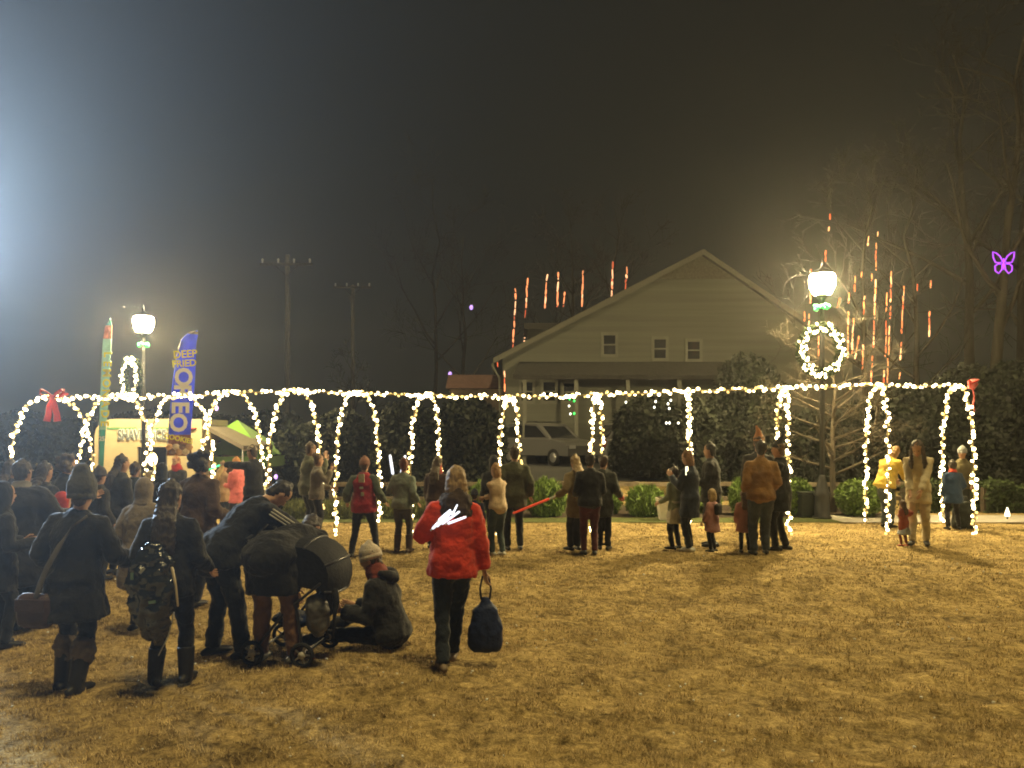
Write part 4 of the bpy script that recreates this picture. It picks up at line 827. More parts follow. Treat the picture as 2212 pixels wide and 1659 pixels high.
        if boots and cuff:
            mb = MB(); q = an.lerp(kn, boots); tb(mb, [q-Vector((0, 0, .05)), q+Vector((0, 0, .01)), q+Vector((0, 0, .05))], [.088, .098, .09], 10); skin_up(mb.obj('fur_cuff', fab(cuff), t), .014, 1, .035, .03)
    # ---- jacket
    mb = MB(); e = jt
    tb(mb, [T(0, 0, z) for z in (.0, .1, .22, .34, .43, .49, .535, .575)], [(.155*slim+e, .115+e), (.145*slim+e, .108+e), (.135*slim+e, .10+e), (.150*slim+e, .11+e), (.155*slim+e*.7, .10+e*.8), (.122*slim+e*.5, .085+e*.6), (.088+e*.3, .078+e*.3), (.072, .07)], 14, rx, 'rf')
    mb.ell(P*s, ((.17*slim+e)*s, (.135+e)*s, (.13+e*.6+(.10 if lean > 40 else 0))*s), RT, 14)
    hem = jlen-.93
    if hem < 0:
        dn = RT @ Vector((0, 0, -1)); dn = (dn*.5+Vector((0, 0, -1))*.5) if lean > 20 else dn
        if hem < -.12: 
            mid = (knL+knR)/2-P; dn = Vector((mid.x*.6, mid.y*.6, -1)).normalized()
        zz = [0.02, -.25*-hem*1, -.6*-hem, -(-hem)]; 
        pts = [P+RT @ Vector((0, 0, .06))]+[P+dn*(-hem)*k for k in (.25, .6, 1)]
        tb(mb, pts, [(.155*slim+e, .115+e), (.165*slim+e+flare*.2, .122+e+flare*.2), (.168*slim+e+flare*.6, .125+e+flare*.6), (.165*slim+e+flare, .125+e+flare)], 14, rx, 'rf')
    vc = fab(vest) if vest else None
    def arms(m_):
        for a, b, c in ((shL, elL, haL), (shR, elR, haR)):
            cen = T(0, 0, .44); tb(m_, [a.lerp(cen, .45), a, a.lerp(b, .5), b, b.lerp(c, .55), c], [.05+e*.8, .054+e*.55, .052+e*.55, .048+e*.6, .045+e*.6, .038+e*.5], 10, None, 'rf')
    if not vest: arms(mb)
    skin_up(mb.obj('vest' if vest else ('coat' if jlen < .7 else 'jacket'), vc or JC, t), vox, 3, folds*s*(1.3 if jt > .045 else 1), .11, .014*s)
    if vest:
        m2 = MB(); arms(m2)
        for k, (a, b) in enumerate(((shL, elL), (shR, elR))): pass
        skin_up(m2.obj('shirt', JC, t), vox, 3, folds*s, .08)
    if collar:
        m2 = MB(); tb(m2, [T(0, -.01, .52), T(0, 0, .56), T(0, .012, .605)], [(.12, .105), (.095, .09), (.09, .088)], 12, rx, 'flat'); skin_up(m2.obj('collar', fab(collar), t), .014, 2, .01)
    if scarf:
        m2 = MB(); tb(m2, [T(0, -.01*scarfk**3, .50-.05*(scarfk-1)*10*.5), T(0, -.005, .55), T(0, .01, .61)], [(.13*scarfk, .115*scarfk), (.118*scarfk, .11*scarfk), (.10, .10)], 12, rx); skin_up(m2.obj('scarf', fab(scarf), t), .015, 2, .03*scarfk**2, .05)
    if hood == 'down':
        m2 = MB(); tb(m2, [T(-.10, -.07, .56), T(-.06, -.13, .52), T(0, -.15, .48), T(.06, -.13, .52), T(.10, -.07, .56)], [.035, .055, .065, .055, .035], 9); skin_up(m2.obj('hood', JC, t), .016, 3, .015)
    elif hood == 'up':
        m2 = MB(); tb(m2, [T(0, -.03, .50), HD(0, -.035, -.11), HD(0, -.035, -.02), HD(0, -.03, .07), HD(0, -.03, .135), HD(0, -.03, .155)], [(.13, .10), (.105*headk, .095*headk), (.108*headk, .105*headk), (.10*headk, .105*headk), (.06*headk, .065*headk), (.02, .02)], 12, RH @ X1, 'flat'); skin_up(m2.obj('hood', JC, t), .016, 2, .015)
    # ---- hair
    HM = hairm(hc)
    if hair and hood != 'up':
        m2 = MB(); k = headk
        tb(m2, [HD(0, y, z) for z, y in ((-.045, -.045), (0, -.028), (.05, -.018), (.095, -.014), (.128, -.014))], [(.062*k, .06*k), (.083*k, .082*k), (.089*k, .092*k), (.074*k, .08*k), (.03*k, .035*k)], 14, RH @ X1)
        if hair == 'bob':
            tb(m2, [HD(0, -.02, .07), HD(0, -.035, 0), HD(0, -.045, -.07), HD(0, -.045, -.115)], [(.085*k, .08*k), (.10*k, .075*k), (.105*k, .07*k), (.095*k, .06*k)], 12, RH @ X1, 'round')
        if hair in ('long', 'verylong'):
            L = .24 if hair == 'long' else .42
            b0, b1 = HD(0, -.055, .04), HD(0, -.075, -.08); bk = RT @ Vector((0, -1, 0)); dn = RT @ Vector((0, 0, -1))
            tb(m2, [b0, b1, T(0, -.10-jt, .50), T(0, -.125-jt, .555-L*.7), T(0, -.12-jt, .555-L)], [(.082*k, .05), (.088*k, .055), (.10, .05), (.105, .04), (.075, .026)], 12, rx)
        if locks:
            for q in (-1, 1): tb(m2, [HD(q*.075, .03, .02), HD(q*.085, .04, -.08), T(q*.095, .13, .46), T(q*.09, .15, .38)], [.026, .03, .036, .016], 8)
        if hair == 'bun': m2.ell(HD(0, -.085, .10)*s, (.052*s, .05*s, .05*s), RH, 10)
        if hair == 'curly':
            for q in range(16):
                a = q*.9; m2.ell(HD(.085*math.cos(a), -.04+.05*math.sin(a*1.7), -.06+.012*q)*s, (.045*s, .045*s, .045*s), RH, 8)
        if hair == 'pony': tb(m2, [HD(0, -.09, .05), HD(0, -.14, .0), HD(0, -.13, -.12), HD(0, -.12, -.22)], [.03, .04, .035, .015], 8)
        skin_up(m2.obj('hair', HM, t), .0115, 1, .03, .03)
    k = headk; HT = fab(hatc)
    if hat == 'beanie' or hat == 'slouch':
        m2 = MB(); up = .04 if hat == 'slouch' else 0
        tb(m2, [HD(0, y, z) for z, y in ((.005-up*1.2, -.01), (.03, -.008), (.08, -.012), (.125+up*.6, -.02), (.155+up, -.03))], [(a*k, b*k) for a, b in ((.09+up*.3, .104+up*.3), (.095+up*.5, .108+up*.5), (.09+up*.6, .104+up*.6), (.064+up*.6, .075+up*.6), (.025+up, .03+up))], 14, RH @ X1, 'fr'); o = skin_up(m2.obj('beanie', HT, t), .013, 2, .012, .03)
        m2 = MB(); tb(m2, [HD(0, -.01, -.0-up), HD(0, -.009, .045-up)], [((.094+up*.36)*k, (.108+up*.36)*k)]*2, 16, RH @ X1, 'flat'); m2.obj('cuff', HT, o)
    elif hat == 'cap':
        m2 = MB(); tb(m2, [HD(0, -.006, z) for z in (.035, .07, .11, .135)], [(.088*k, .104*k), (.086*k, .10*k), (.062*k, .072*k), (.02*k, .025*k)], 14, RH @ X1, 'flat'); tb(m2, [HD(0, .07, .042), HD(0, .13, .040), HD(0, .175, .03)], [(.075, .012), (.07, .010), (.045, .008)], 12, RH @ X1); skin_up(m2.obj('cap', HT, t), .012, 1)
    elif hat == 'santa' or hat == 'point':
        m2 = MB(); tip = (HD(-.02, -.06, .20), HD(-.06, -.10, .27)) if hat == 'point' else (HD(-.05, -.06, .19), HD(-.10, -.04, .22))
        tb(m2, [HD(0, -.01, .03), HD(0, -.012, .08), HD(-.01, -.03, .14), tip[0], tip[1]], [(.094*k, .108*k), (.086*k, .098*k), .055*k, .032*k, .012], 14, RH @ X1, 'flat'); o = skin_up(m2.obj('pointed_hat', HT, t), .013, 1)
        if hat == 'santa':
            m2 = MB(); tb(m2, [HD(0, -.01, .01), HD(0, -.01, .055)], [(.105*k, .118*k)]*2, 16, RH @ X1); m2.obj('hat_trim', fab((.8, .78, .7)), o)
    return dict(t=t, s=s, P=P, T=T, HD=HD, haL=haL, haR=haR, dL=dirs[0], dR=dirs[1], shL=shL, shR=shR, elL=elL, elR=elR, yaw=R(yaw), W=lambda v: Vector((x, Y, g))+Matrix.Rotation(R(yaw), 3, 'Z') @ (Vector(v)*s), knL=knL, knR=knR)
JOIN = []
BLK = (.012, .012, .014); NAVY = (.012, .018, .05); JEAN = (.035, .05, .085)
G1 = 'crowd standing on the left'; G2 = 'visitors watching from the lawn'
# ---- left foreground
F1 = person('person in grey slouch beanie and black coat, crossbody strap down the back', 160, 1488, 1035, yaw=-6, jk=BLK, jlen=.60, jt=.055, flare=.05, tr=(.012, .012, .015), boots=.62, cuff=(.16, .13, .10), hat='slouch', hatc=(.075, .075, .075), hair='short', side=4, hr=(.36, .30, 1.02), hl=(-.30, .12, 1.0), fl=(-.13, -.02, 0), fr=(.10, -.06, 0), slim=1.08)
F2 = person('person with very long dark hair and black jacket, glossy bag at the hip', 368, 1484, 1040, yaw=6, jk=(.010, .010, .012), jlen=.78, jt=.045, tr=(.012, .013, .018), boots=.55, hair='verylong', hc=(.035, .025, .018), fl=(-.13, .02, 0), fr=(.11, .04, 0), hl=(-.27, .18, 1.0), hr=(.26, .20, .98), fyl=25, headk=1.06)
L2 = person('person wrapped in a wide dark cape, dark leggings below', 50, 1355, 997, yaw=15, jk=(.022, .022, .028), jlen=.50, jt=.10, flare=.13, tr=(.02, .028, .03), boots=.4, hair='short', hc=(.05, .04, .035), hl=(-.36, .25, 1.1), hr=(.34, .25, 1.15), fl=(-.05, 0, 0), fr=(.06, .03, 0), legw=.95, collar=(.2, .19, .18))
person('long-haired person at the far left edge behind the cape', 18, Y=9.4, yt=996, yaw=-25, jk=(.03, .03, .038), jlen=.6, jt=.05, hair='long', hc=(.06, .045, .035), group=G1)
person('person with curly bushy hair behind the red hooded child', 134, Y=9.2, yt=985, yaw=-30, jk=(.028, .03, .03), jlen=.65, jt=.05, flare=.03, hair='curly', hc=(.09, .07, .055), hr=(.2, .3, 1.2), group=G1)
person('person cut by the left edge, hair rim-lit, in a dark hood', -6, Y=6.6, yt=1045, yaw=-40, jk=(.018, .018, .02), jlen=.62, jt=.05, hair='short', hood='up', hl=(-.2, .3, 1.1), hr=(.2, .3, 1.1), group=G1)
person('small child in a red hood among the dark coats', 130, Y=8.3, yt=1064, yaw=-30, jk=(.42, .035, .02), jlen=.68, jt=.04, headk=1.15, hood='up', hair='short', group=G1)
person('tall person in dark clothes behind the grey slouch beanie', 255, Y=10, yt=984, yaw=-35, jk=(.03, .03, .03), jlen=.75, jt=.045, hair='long', hc=(.05, .04, .03), group=G1)
person('person in dark blue behind the tan coat, next to the lamp post', 284, Y=10.8, yt=1000, yaw=-20, jk=(.02, .028, .035), jlen=.75, jt=.04, hair='short', group=G1)
person('person in a dark parka between the cape and the curly-haired person', 92, Y=8.9, yt=1000, yaw=-20, jk=(.02, .021, .026), jlen=.62, jt=.06, flare=.04, hair='long', hc=(.04, .03, .025), group=G1)
person('short person in charcoal with a knit hat left of the tall dark person', 208, Y=9.6, yt=1012, yaw=-28, jk=(.03, .03, .034), jlen=.66, jt=.05, hat='beanie', hatc=(.06, .055, .06), hair='short', group=G1)
person('person in a black hooded jacket in front of the serving window', 345, Y=11.2, yt=1003, yaw=-5, jk=(.016, .017, .02), jlen=.72, jt=.05, hood='up', hair='short', group=G1)
P6 = person('person in a hooded tan-grey long coat between the two black coats', 308, 1365, 1036, yaw=-18, jk=(.20, .165, .125), jlen=.52, jt=.075, flare=.06, tr=(.02, .02, .024), hood='up', hair='short', lean=6, hr=(.26, .28, 1.15), hl=(-.28, .2, 1.1), fl=(-.12, 0, 0), fr=(.06, .1, 0))
person('person in a dark brown jacket just behind the long-haired person', 424, Y=8.0, yt=978, yaw=-12, jk=(.075, .045, .03), jlen=.78, jt=.055, hair='curly', hc=(.03, .024, .02), hr=(.28, .15, 1.02), hl=(-.15, .3, 1.1), group=G1, fl=(-.16, 0, 0), fr=(0, 0, 0))
person('ginger-haired person with a red lanyard in front of the trailer', 384, Y=14.4, yt=986, yaw=175, jk=(.03, .03, .035), hair='long', hc=(.32, .14, .06), scarf=(.4, .03, .03), group=G1)
person('woman in a tan jacket and blond hair by the wooden table', 482, 1142, 998, yaw=-30, jk=(.38, .26, .15), jlen=.72, jt=.045, tr=(.03, .035, .045), sh=(.7, .66, .6), hair='long', hc=(.42, .30, .13), hl=(-.1, .3, 1.2), hr=(.1, .3, 1.2), group=G2)
person('person in a pink coat and orange knit hat by the wooden table', 516, 1146, 990, yaw=60, jk=(.65, .16, .16), jlen=.68, jt=.05, flare=.03, tr=(.03, .03, .045), sh=(.6, .05, .06), hat='beanie', hatc=(.55, .26, .08), hair='short', hc=(.3, .15, .06), fl=(-.1, .14, 0), fr=(.1, -.2, 0), hl=(-.15, .3, 1.1), group=G2)
P10 = person('tall person in black pointing a green light over the crowd', 548, Y=13.6, yt=963, yaw=72, jk=BLK, jlen=.80, jt=.045, tr=(.014, .018, .03), hair='short', hc=(.06, .045, .035), hat='cap', hatc=(.5, .42, .3), hl=(-.12, .60, 1.40), hr=(.2, .1, .9), fl=(-.1, .22, 0), fr=(.1, -.16, 0), group=G2)
person('man in an olive jacket holding his arms up at the fifth hoop', 664, Y=14.0, yt=957, yaw=-58, jk=(.10, .105, .06), jlen=.78, jt=.04, tr=(.016, .018, .022), hair='short', hc=(.10, .065, .035), hr=(.12, .3, 1.45), hl=(-.1, .33, 1.35), group=G2)
person('person in a grey-brown sweater close in front of the man in olive', 684, Y=13.4, yt=981, yaw=-75, jk=(.15, .13, .10), jlen=.82, jt=.035, tr=(.02, .02, .025), hair='bun', hc=(.12, .07, .04), hr=(.12, .28, 1.42), hl=(-.12, .28, 1.05), group=G2)
# ---- middle
M2 = person('man in a red vest with green sleeves and a red cap, back turned', 786, 1203, 990, yaw=-4, jk=(.07, .085, .06), vest=(.30, .022, .03), jlen=.80, jt=.05, tr=(.018, .022, .03), hat='beanie', hatc=(.28, .14, .10), hair='short', hc=(.1, .07, .05), fl=(-.21, 0, 0), fr=(.21, .03, 0), hl=(-.34, .12, .98), hr=(.34, .12, .98), slim=1.1, group=G2)
M3 = person('woman in a grey-green fleece with brown hair, white wand on shoulder', 868, 1192, 992, yaw=-12, jk=(.15, .18, .155), jlen=.82, jt=.04, tr=(.07, .065, .055), hair='bun', hc=(.20, .075, .04), hl=(-.24, .22, 1.16), hr=(.27, .1, .95), boots=.6, sh=(.05, .03, .02), fl=(-.12, 0, 0), fr=(.13, 0, 0), group=G2)
person('long-haired person with a red scarf beside the seventh hoop', 940, Y=12.4, yt=988, yaw=-15, jk=(.06, .035, .025), jlen=.66, jt=.04, hair='long', hc=(.08, .055, .03), scarf=(.35, .05, .03), tr=(.04, .018, .02), group=G2)
person('child in navy blue behind the red coat', 1027, Y=11.4, yt=1058, yaw=5, jk=(.014, .018, .05), jlen=.68, jt=.045, tr=(.014, .016, .03), hat='beanie', hatc=(.02, .02, .04), headk=1.12, hair='short', group=G2)
M6 = person('woman in a beige sweater and jeans with folded arms', 1076, 1200, 1003, yaw=38, jk=(.60, .46, .32), jlen=.90, jt=.03, tr=(.06, .085, .09), sh=(.5, .48, .42), hair='bob', hc=(.30, .17, .07), hl=(.10, .26, 1.16), hr=(-.12, .28, 1.10), legw=1.05, fl=(-.08, .04, 0), fr=(.09, 0, 0), group=G2)
person('tall man in a dark camo jacket behind the beige sweater', 1110, 1188, 965, yaw=12, jk=(.055, .058, .032), jlen=.72, jt=.045, tr=(.02, .022, .02), hat='cap', hatc=(.02, .02, .02), hair='short', hl=(-.33, .12, 1.02), hr=(.30, .05, .92), slim=1.08, group=G2)
person('person in a dark hood left of the camo jacket', 1072, Y=12.9, yt=986, yaw=20, jk=(.014, .015, .016), jlen=.66, jt=.06, hood='up', hair='short', slim=1.12, group=G2)
M8 = person('man in a black jacket and dark red trousers, back turned', 1274, 1199, 980, yaw=4, jk=(.012, .012, .012), jlen=.84, jt=.045, tr=(.085, .022, .022), hair='short', hc=(.025, .02, .017), hl=(-.2, .26, 1.02), hr=(.2, .26, 1.02), fl=(-.09, 0, 0), fr=(.09, .02, 0), slim=1.05, group=G2)
M9 = person('person in a tan patterned coat holding the red glow sword', 1249, 1190, 984, yaw=28, jk=(.16, .12, .06), jlen=.62, jt=.045, tr=(.03, .03, .03), hair='long', hc=(.34, .24, .12), hl=(-.34, .18, 1.02), hr=(.1, .28, 1.2), fl=(-.1, .05, 0), fr=(.03, .1, 0), group=G2)
M10 = person('person in dark clothes with a red mitten at the ninth hoop', 1298, 1188, 984, yaw=-16, jk=(.03, .033, .026), jlen=.62, jt=.05, tr=(.012, .012, .014), hair='short', hr=(.33, .18, 1.0), fl=(-.03, 0, 0), fr=(.12, 0, 0), group=G2)
# ---- right group
R1 = person('child in a striped top with a pale skirt and dark trousers', 1461, 1187, 1009, yaw=40, jk=(.22, .26, .2), jlen=.80, jt=.035, tr=(.012, .013, .016), hair='short', hc=(.03, .02, .015), hl=(-.25, .25, 1.0), group=G2)
person('woman in a long navy coat holding a glowing phone', 1490, 1192, 974, yaw=48, jk=(.022, .03, .05), jlen=.60, jt=.04, tr=(.022, .026, .036), sh=(.6, .58, .52), hair='bob', hc=(.20, .10, .04), hl=(-.12, .30, 1.30), hr=(.14, .30, 1.28), fl=(-.08, 0, 0), fr=(.08, .03, 0), hpitch=10, group=G2)
person('tall man in dark clothes facing the navy coat', 1536, 1180, 958, yaw=68, jk=(.022, .024, .024), jlen=.74, jt=.05, tr=(.016, .016, .018), hair='short', hc=(.02, .017, .014), hl=(-.1, .28, 1.1), group=G2)
R4 = person('small girl in a pink coat wearing a dark backpack', 1539, 1192, 1056, yaw=42, jk=(.45, .23, .22), jlen=.58, jt=.05, flare=.05, tr=(.014, .014, .018), hair='bob', hc=(.42, .30, .14), headk=1.3, group=G2)
R5 = person('man in a tan-brown jacket and jeans, back turned', 1644, 1199, 953, yaw=-4, jk=(.24, .125, .035), jlen=.86, jt=.045, tr=(.06, .075, .095), hair='short', hc=(.02, .016, .012), hl=(-.21, .18, 1.0), hr=(.21, .18, 1.0), legw=1.12, slim=1.08, fl=(-.12, 0, 0), fr=(.10, .02, 0), group=G2)
person('person in an orange knit hat behind the tan-brown jacket', 1634, Y=12.6, yt=940, yaw=-20, jk=(.03, .03, .03), hat='point', hatc=(.55, .26, .12), hair='short', jt=.04, group=G2)
person('small child in a pink coat in front of the man in jeans', 1609, 1194, 1058, yaw=-10, jk=(.42, .20, .17), jlen=.60, jt=.05, flare=.05, tr=(.014, .014, .018), hair='long', hc=(.14, .08, .04), headk=1.28, group=G2)
R6 = person('person in black with a pointed hood at the eleventh hoop', 1686, 1189, 955, yaw=64, jk=(.012, .013, .013), jlen=.64, jt=.05, tr=(.011, .011, .012), hat='point', hatc=(.014, .014, .014), hair='short', hc=(.16, .10, .05), hl=(-.12, .3, 1.25), hr=(.12, .3, 1.2), fl=(-.12, .1, 0), fr=(.12, -.06, 0), group=G2)
R7 = person('person in a bright yellow coat bending under the twelfth hoop', 1916, 1139, Y=None, H=1.72, yaw=-62, jk=(.62, .44, .07), jlen=.84, jt=.06, flare=.02, tr=(.06, .075, .07), hair='bob', hc=(.30, .16, .05), lean=20, hpitch=22, hl=(-.15, .52, .95), hr=(.15, .5, .95), hy=-.06, group=G2)
R8 = person('woman in a cream coat and trousers leaning over a toddler', 1984, 1177, Y=None, H=1.90, yaw=150, jk=(.62, .54, .36), jlen=.66, jt=.028, flare=.01, tr=(.62, .54, .36), sh=(.02, .02, .02), hair='long', hc=(.055, .035, .025), lean=24, hpitch=26, hl=(-.04, .42, .86), hr=(.10, .42, .84), poleL=(-.15, -.5, -1), poleR=(.15, -.5, -1), hy=-.05, fl=(-.10, -.02, 0), fr=(.08, .1, 0), slim=.92, locks=True, group=G2)
R9 = person('toddler in a red-brown jacket held by the woman in cream', 1953, 1180, 1079, yaw=20, jk=(.32, .08, .05), jlen=.62, jt=.045, tr=(.26, .10, .08), sh=(.4, .06, .05), hair='long', hc=(.10, .055, .03), headk=1.34, hl=(-.2, .1, 1.2), hr=(.24, -.05, 1.2), group=G2)
R10 = person('boy in a blue jacket with a red collar inside the end hoop', 2059, 1144, 994, yaw=-8, jk=(.02, .045, .10), jlen=.68, jt=.055, flare=.02, tr=(.011, .011, .012), hair='short', hc=(.03, .022, .016), headk=1.1, collar=(.55, .06, .03), fl=(-.15, 0, 0), fr=(.14, 0, 0), hr=(.24, .2, 1.0), group=G2)
R11 = person('man in a grey beanie and olive T-shirt behind the boy in blue', 2076, 1136, 966, yaw=150, jk=(.14, .12, .06), jlen=.84, jt=.03, tr=(.03, .035, .03), hat='beanie', hatc=(.30, .32, .33), hair='short', hl=(-.2, .3, .95), hr=(.2, .3, .95), lean=6, group=G2)
# ---- red coat
F6 = person('woman in a red puffer coat and dark jeans carrying glow wands', 978, 1440, 1013, yaw=10, jk=(.55, .045, .02), jlen=.80, jt=.055, flare=.012, tr=(.022, .03, .042), sh=(.2, .15, .1), hair='bob', hc=(.30, .20, .10), hl=(-.17, .16, 1.34), hr=(.30, .0, .74), poleL=(-.55, -.15, -1), fl=(-.10, -.22, 0), fr=(.02, .16, 0), side=3, collar=(.10, .06, .035), scarf=(.045, .03, .022), scarfk=1.3, legw=1.05)
# ---- bending pair and the seated person
F3 = person('person in a black track jacket with three stripes bending over the stroller', 512, 1424, Y=None, H=1.70, yaw=-48, jk=(.012, .013, .015), jlen=.80, jt=.05, tr=(.014, .016, .02), lean=46, hpitch=34, hy=-.15, hx=.02, hl=(-.12, .62, .80), hr=(.22, .66, .95), hair='short', hc=(.02, .016, .014), fl=(-.17, -.10, 0), fr=(.15, .02, 0), slim=1.1, legw=1.12)
F4 = person('person in a black jacket and brown trousers bent double, back to us', 592, 1441, Y=None, H=1.66, yaw=-14, jk=(.014, .0135, .014), jlen=.60, jt=.06, flare=.0, tr=(.15, .085, .055), sh=(.05, .05, .05), lean=78, hpitch=25, hy=-.02, hl=(-.14, .62, .42), hr=(.16, .66, .52), hair='short', hc=(.03, .022, .018), fl=(-.13, 0, 0), fr=(.17, .02, 0), slim=1.12, legw=1.1)
F5 = person('person in a cream knit hat sitting on the grass with legs stretched out', 846, Y=6.5, H=1.62, yaw=82, jk=(.020, .021, .024), jlen=.86, jt=.065, tr=(.013, .014, .017), hat='beanie', headk=1.06, hatc=(.50, .45, .38), hair='short', hc=(.12, .08, .05), lean=15, hpitch=8, drop=.78, hl=(-.18, .42, .36), hr=(.18, .42, .34), fl=(-.14, .84, -.01), fr=(.14, .76, -.01), kneeL=(-.2, .2, 1), kneeR=(.2, .2, 1), sit=True, scarf=(.20, .05, .035), hood='down')

# ================================================================== things carried and worn
GLW = mat('white_wand_glow', (.9, .93, 1), .4, 0, emit=1.6, ecol=(.80, .86, 1)); RGL = mat('red_wand_glow', (1, .12, .06), .4, 0, emit=.12, ecol=(1, .12, .06)); HND = mat('white_plastic', (.7, .7, .7), .4, 0)
def wand(p, d, L, r, label, m=GLW, group=None, grip=.13):
    d = Vector(d).normalized(); t = thing('glow_wand', label, 'glow wand', p, 0, group); mb = MB(); mb.tube([(0, 0, 0), d*grip], [r*.6, r*.7], 8); mb.obj('grip', HND, t)
    mb = MB(); mb.tube([d*(grip+.005), d*(grip+L*.5), d*(grip+L)], [r, r, r*.85], 8); mb.obj('lit_tube', m, t)
YR = 5.72
for k, (a, b, lab) in enumerate((((931, 1146), (960, 1114), 'thick white glow wand lowest in the bunch over the red coat shoulder'), ((940, 1141), (972, 1110), 'white glow wand second from the bottom of the red coat bunch'), ((950, 1135), (987, 1109), 'white glow wand in the middle of the red coat bunch'), ((974, 1118), (985, 1096), 'white glow wand sticking highest out of the red coat bunch'), ((962, 1133), (1000, 1119), 'white glow wand lying flat to the right over the red coat'), ((944, 1127), (968, 1106), 'short white glow wand nearest the raised hand of the red coat'))):
    p = U(*a, YR-.004*k); q = U(*b, YR-.03+.012*k); wand(p, q-p, (q-p).length, .0095 if k not in (3,) else .007, lab, GLW, 'white glow wands with the red coat', .02)
hp = M3['W'](M3['haL']+M3['dL']*.05); wand(hp, (-.12, -.1, .9), .30, .022, 'white glow wand held upright by the woman in fleece', grip=.26); wand(hp+Vector((.04, 0, .0)), (.22, -.08, .9), .30, .022, 'second white glow wand leaning right in the fleece hand', grip=.26)
hp = M9['W'](M9['haL']+M9['dL']*.05); wand(hp, (-.92, -.1, -.36), .62, .021, 'red glow sword pointing down to the left over the tufted shrub', RGL, None, .12)
hp = P10['W'](P10['haL']+P10['dL']*.06); wand(hp, (-.8, -.1, -.35), .22, .014, 'thin green light stick held up by the tall person in black', mat('green_stick_glow', (.1, 1, .5), .4, 0, emit=1.5, ecol=(.05, 1, .45)), None, .06)
hp = F1['W'](F1['haR']+F1['dR']*.06)
t = thing('glow_toy', 'blue-white glowing toy in the hand of the person in the slouch beanie', 'toy', hp); mb = MB(); mb.ell((0, 0, .04), (.035, .03, .045)); mb.obj('lit_globe', mat('blue_white_glow', (.6, .75, 1), .4, 0, emit=4, ecol=(.45, .65, 1)), t); mb = MB(); mb.tube([(0, 0, -.08), (0, 0, .0)], [.015, .02], 8); mb.obj('handle', HND, t)
t = thing('glow_phone', 'bright white phone screen right of the glowing toy', 'phone', hp+Vector((.09, .03, -.06)), R(20)); mb = MB(); mb.box((0, 0, 0), (.07, .009, .13), Matrix.Rotation(R(35), 3, 'Y'), 0, .004); o = mb.obj('case', IRON, t, None, False); mb = MB(); mb.box((0, -.006, 0), (.062, .002, .115), Matrix.Rotation(R(35), 3, 'Y')); mb.obj('screen', mat('screen_glow', (.9, .95, 1), .4, 0, emit=3, ecol=(.85, .92, 1)), t, None, False)
for px, py, Y, m_, lab in ((315, 1163, 6.7, mat('green_pin_glow', (.1, 1, .3), .4, 0, emit=2.5, ecol=(.06, 1, .25)), 'tiny green blinking light pinned on the tan-grey coat'), (314, 1186, 6.7, mat('red_pin_glow', (1, .1, .08), .4, 0, emit=2, ecol=(1, .1, .06)), 'tiny red blinking light pinned on the tan-grey coat')):
    t = thing('pin_light', lab, 'pin light', U(px, py, Y), 0, 'blinking pin lights'); mb = MB(); mb.ell((0, 0, 0), (.022, .02, .028)); mb.obj('lens', m_, t); mb = MB(); mb.tube([(0, .02, 0), (0, .06, 0)], [.012, .012], 6); mb.obj('clip', IRON, t)
# phone in the navy coat hands
t = thing('phone', 'lit phone held up by the woman in the long navy coat', 'phone', U(1483, 1017, 11.85), R(40)); mb = MB(); mb.box((0, 0, 0), (.075, .009, .15), None, 0, .004); mb.obj('case', IRON, t, None, False); mb = MB(); mb.box((0, -.006, 0), (.066, .002, .135)); mb.obj('screen', mat('warm_screen_glow', (1, .9, .6), .4, 0, emit=3, ecol=(1, .88, .55)), t, None, False)
# crossbody bag on F1
def world_bag(P, strap_pts, bag_c, dims, label, cs, cb, rz=0, name='crossbody_bag'):
    t = thing(name, label, 'bag', bag_c, rz); inv = Matrix.Rotation(-rz, 3, 'Z')
    L = [inv @ (Vector(p)-Vector(bag_c)) for p in strap_pts]; mb = MB(); mb.tube(L, [(.022, .004)]*len(L), 8, inv @ Vector((.6, 0, .8))); mb.obj('strap', cs, t)
    mb = MB(); mb.box((0, 0, 0), dims, None, 0, min(dims)*.4); o = mb.obj('pouch', cb, t); skin_up(o, .014, 3, .02, .08)
    mb = MB(); mb.box((0, -dims[1]/2-.008, dims[2]*.18), (dims[0]*.8, .012, dims[2]*.35), None, 0, .004); mb.obj('flap', cb, t, None, False); return t
W1 = F1['W']; T1 = F1['T']; bk = -.175
world_bag(F1, [W1(T1(.13, -.09, .53)), W1(T1(.07, bk, .44)), W1(T1(-.02, bk-.01, .28)), W1(T1(-.10, bk-.02, .10)), W1(T1(-.15, bk-.02, -.05)), W1(T1(-.17, bk-.03, -.16))], W1(T1(-.20, bk+.02, -.26)), (.28, .10, .26), 'dark brown bag hanging from the strap across the black coat', mat('taupe_strap', (.12, .11, .10), .8, .2), mat('brown_leather', (.06, .035, .03), .6, .2, 10, .3), R(-6))
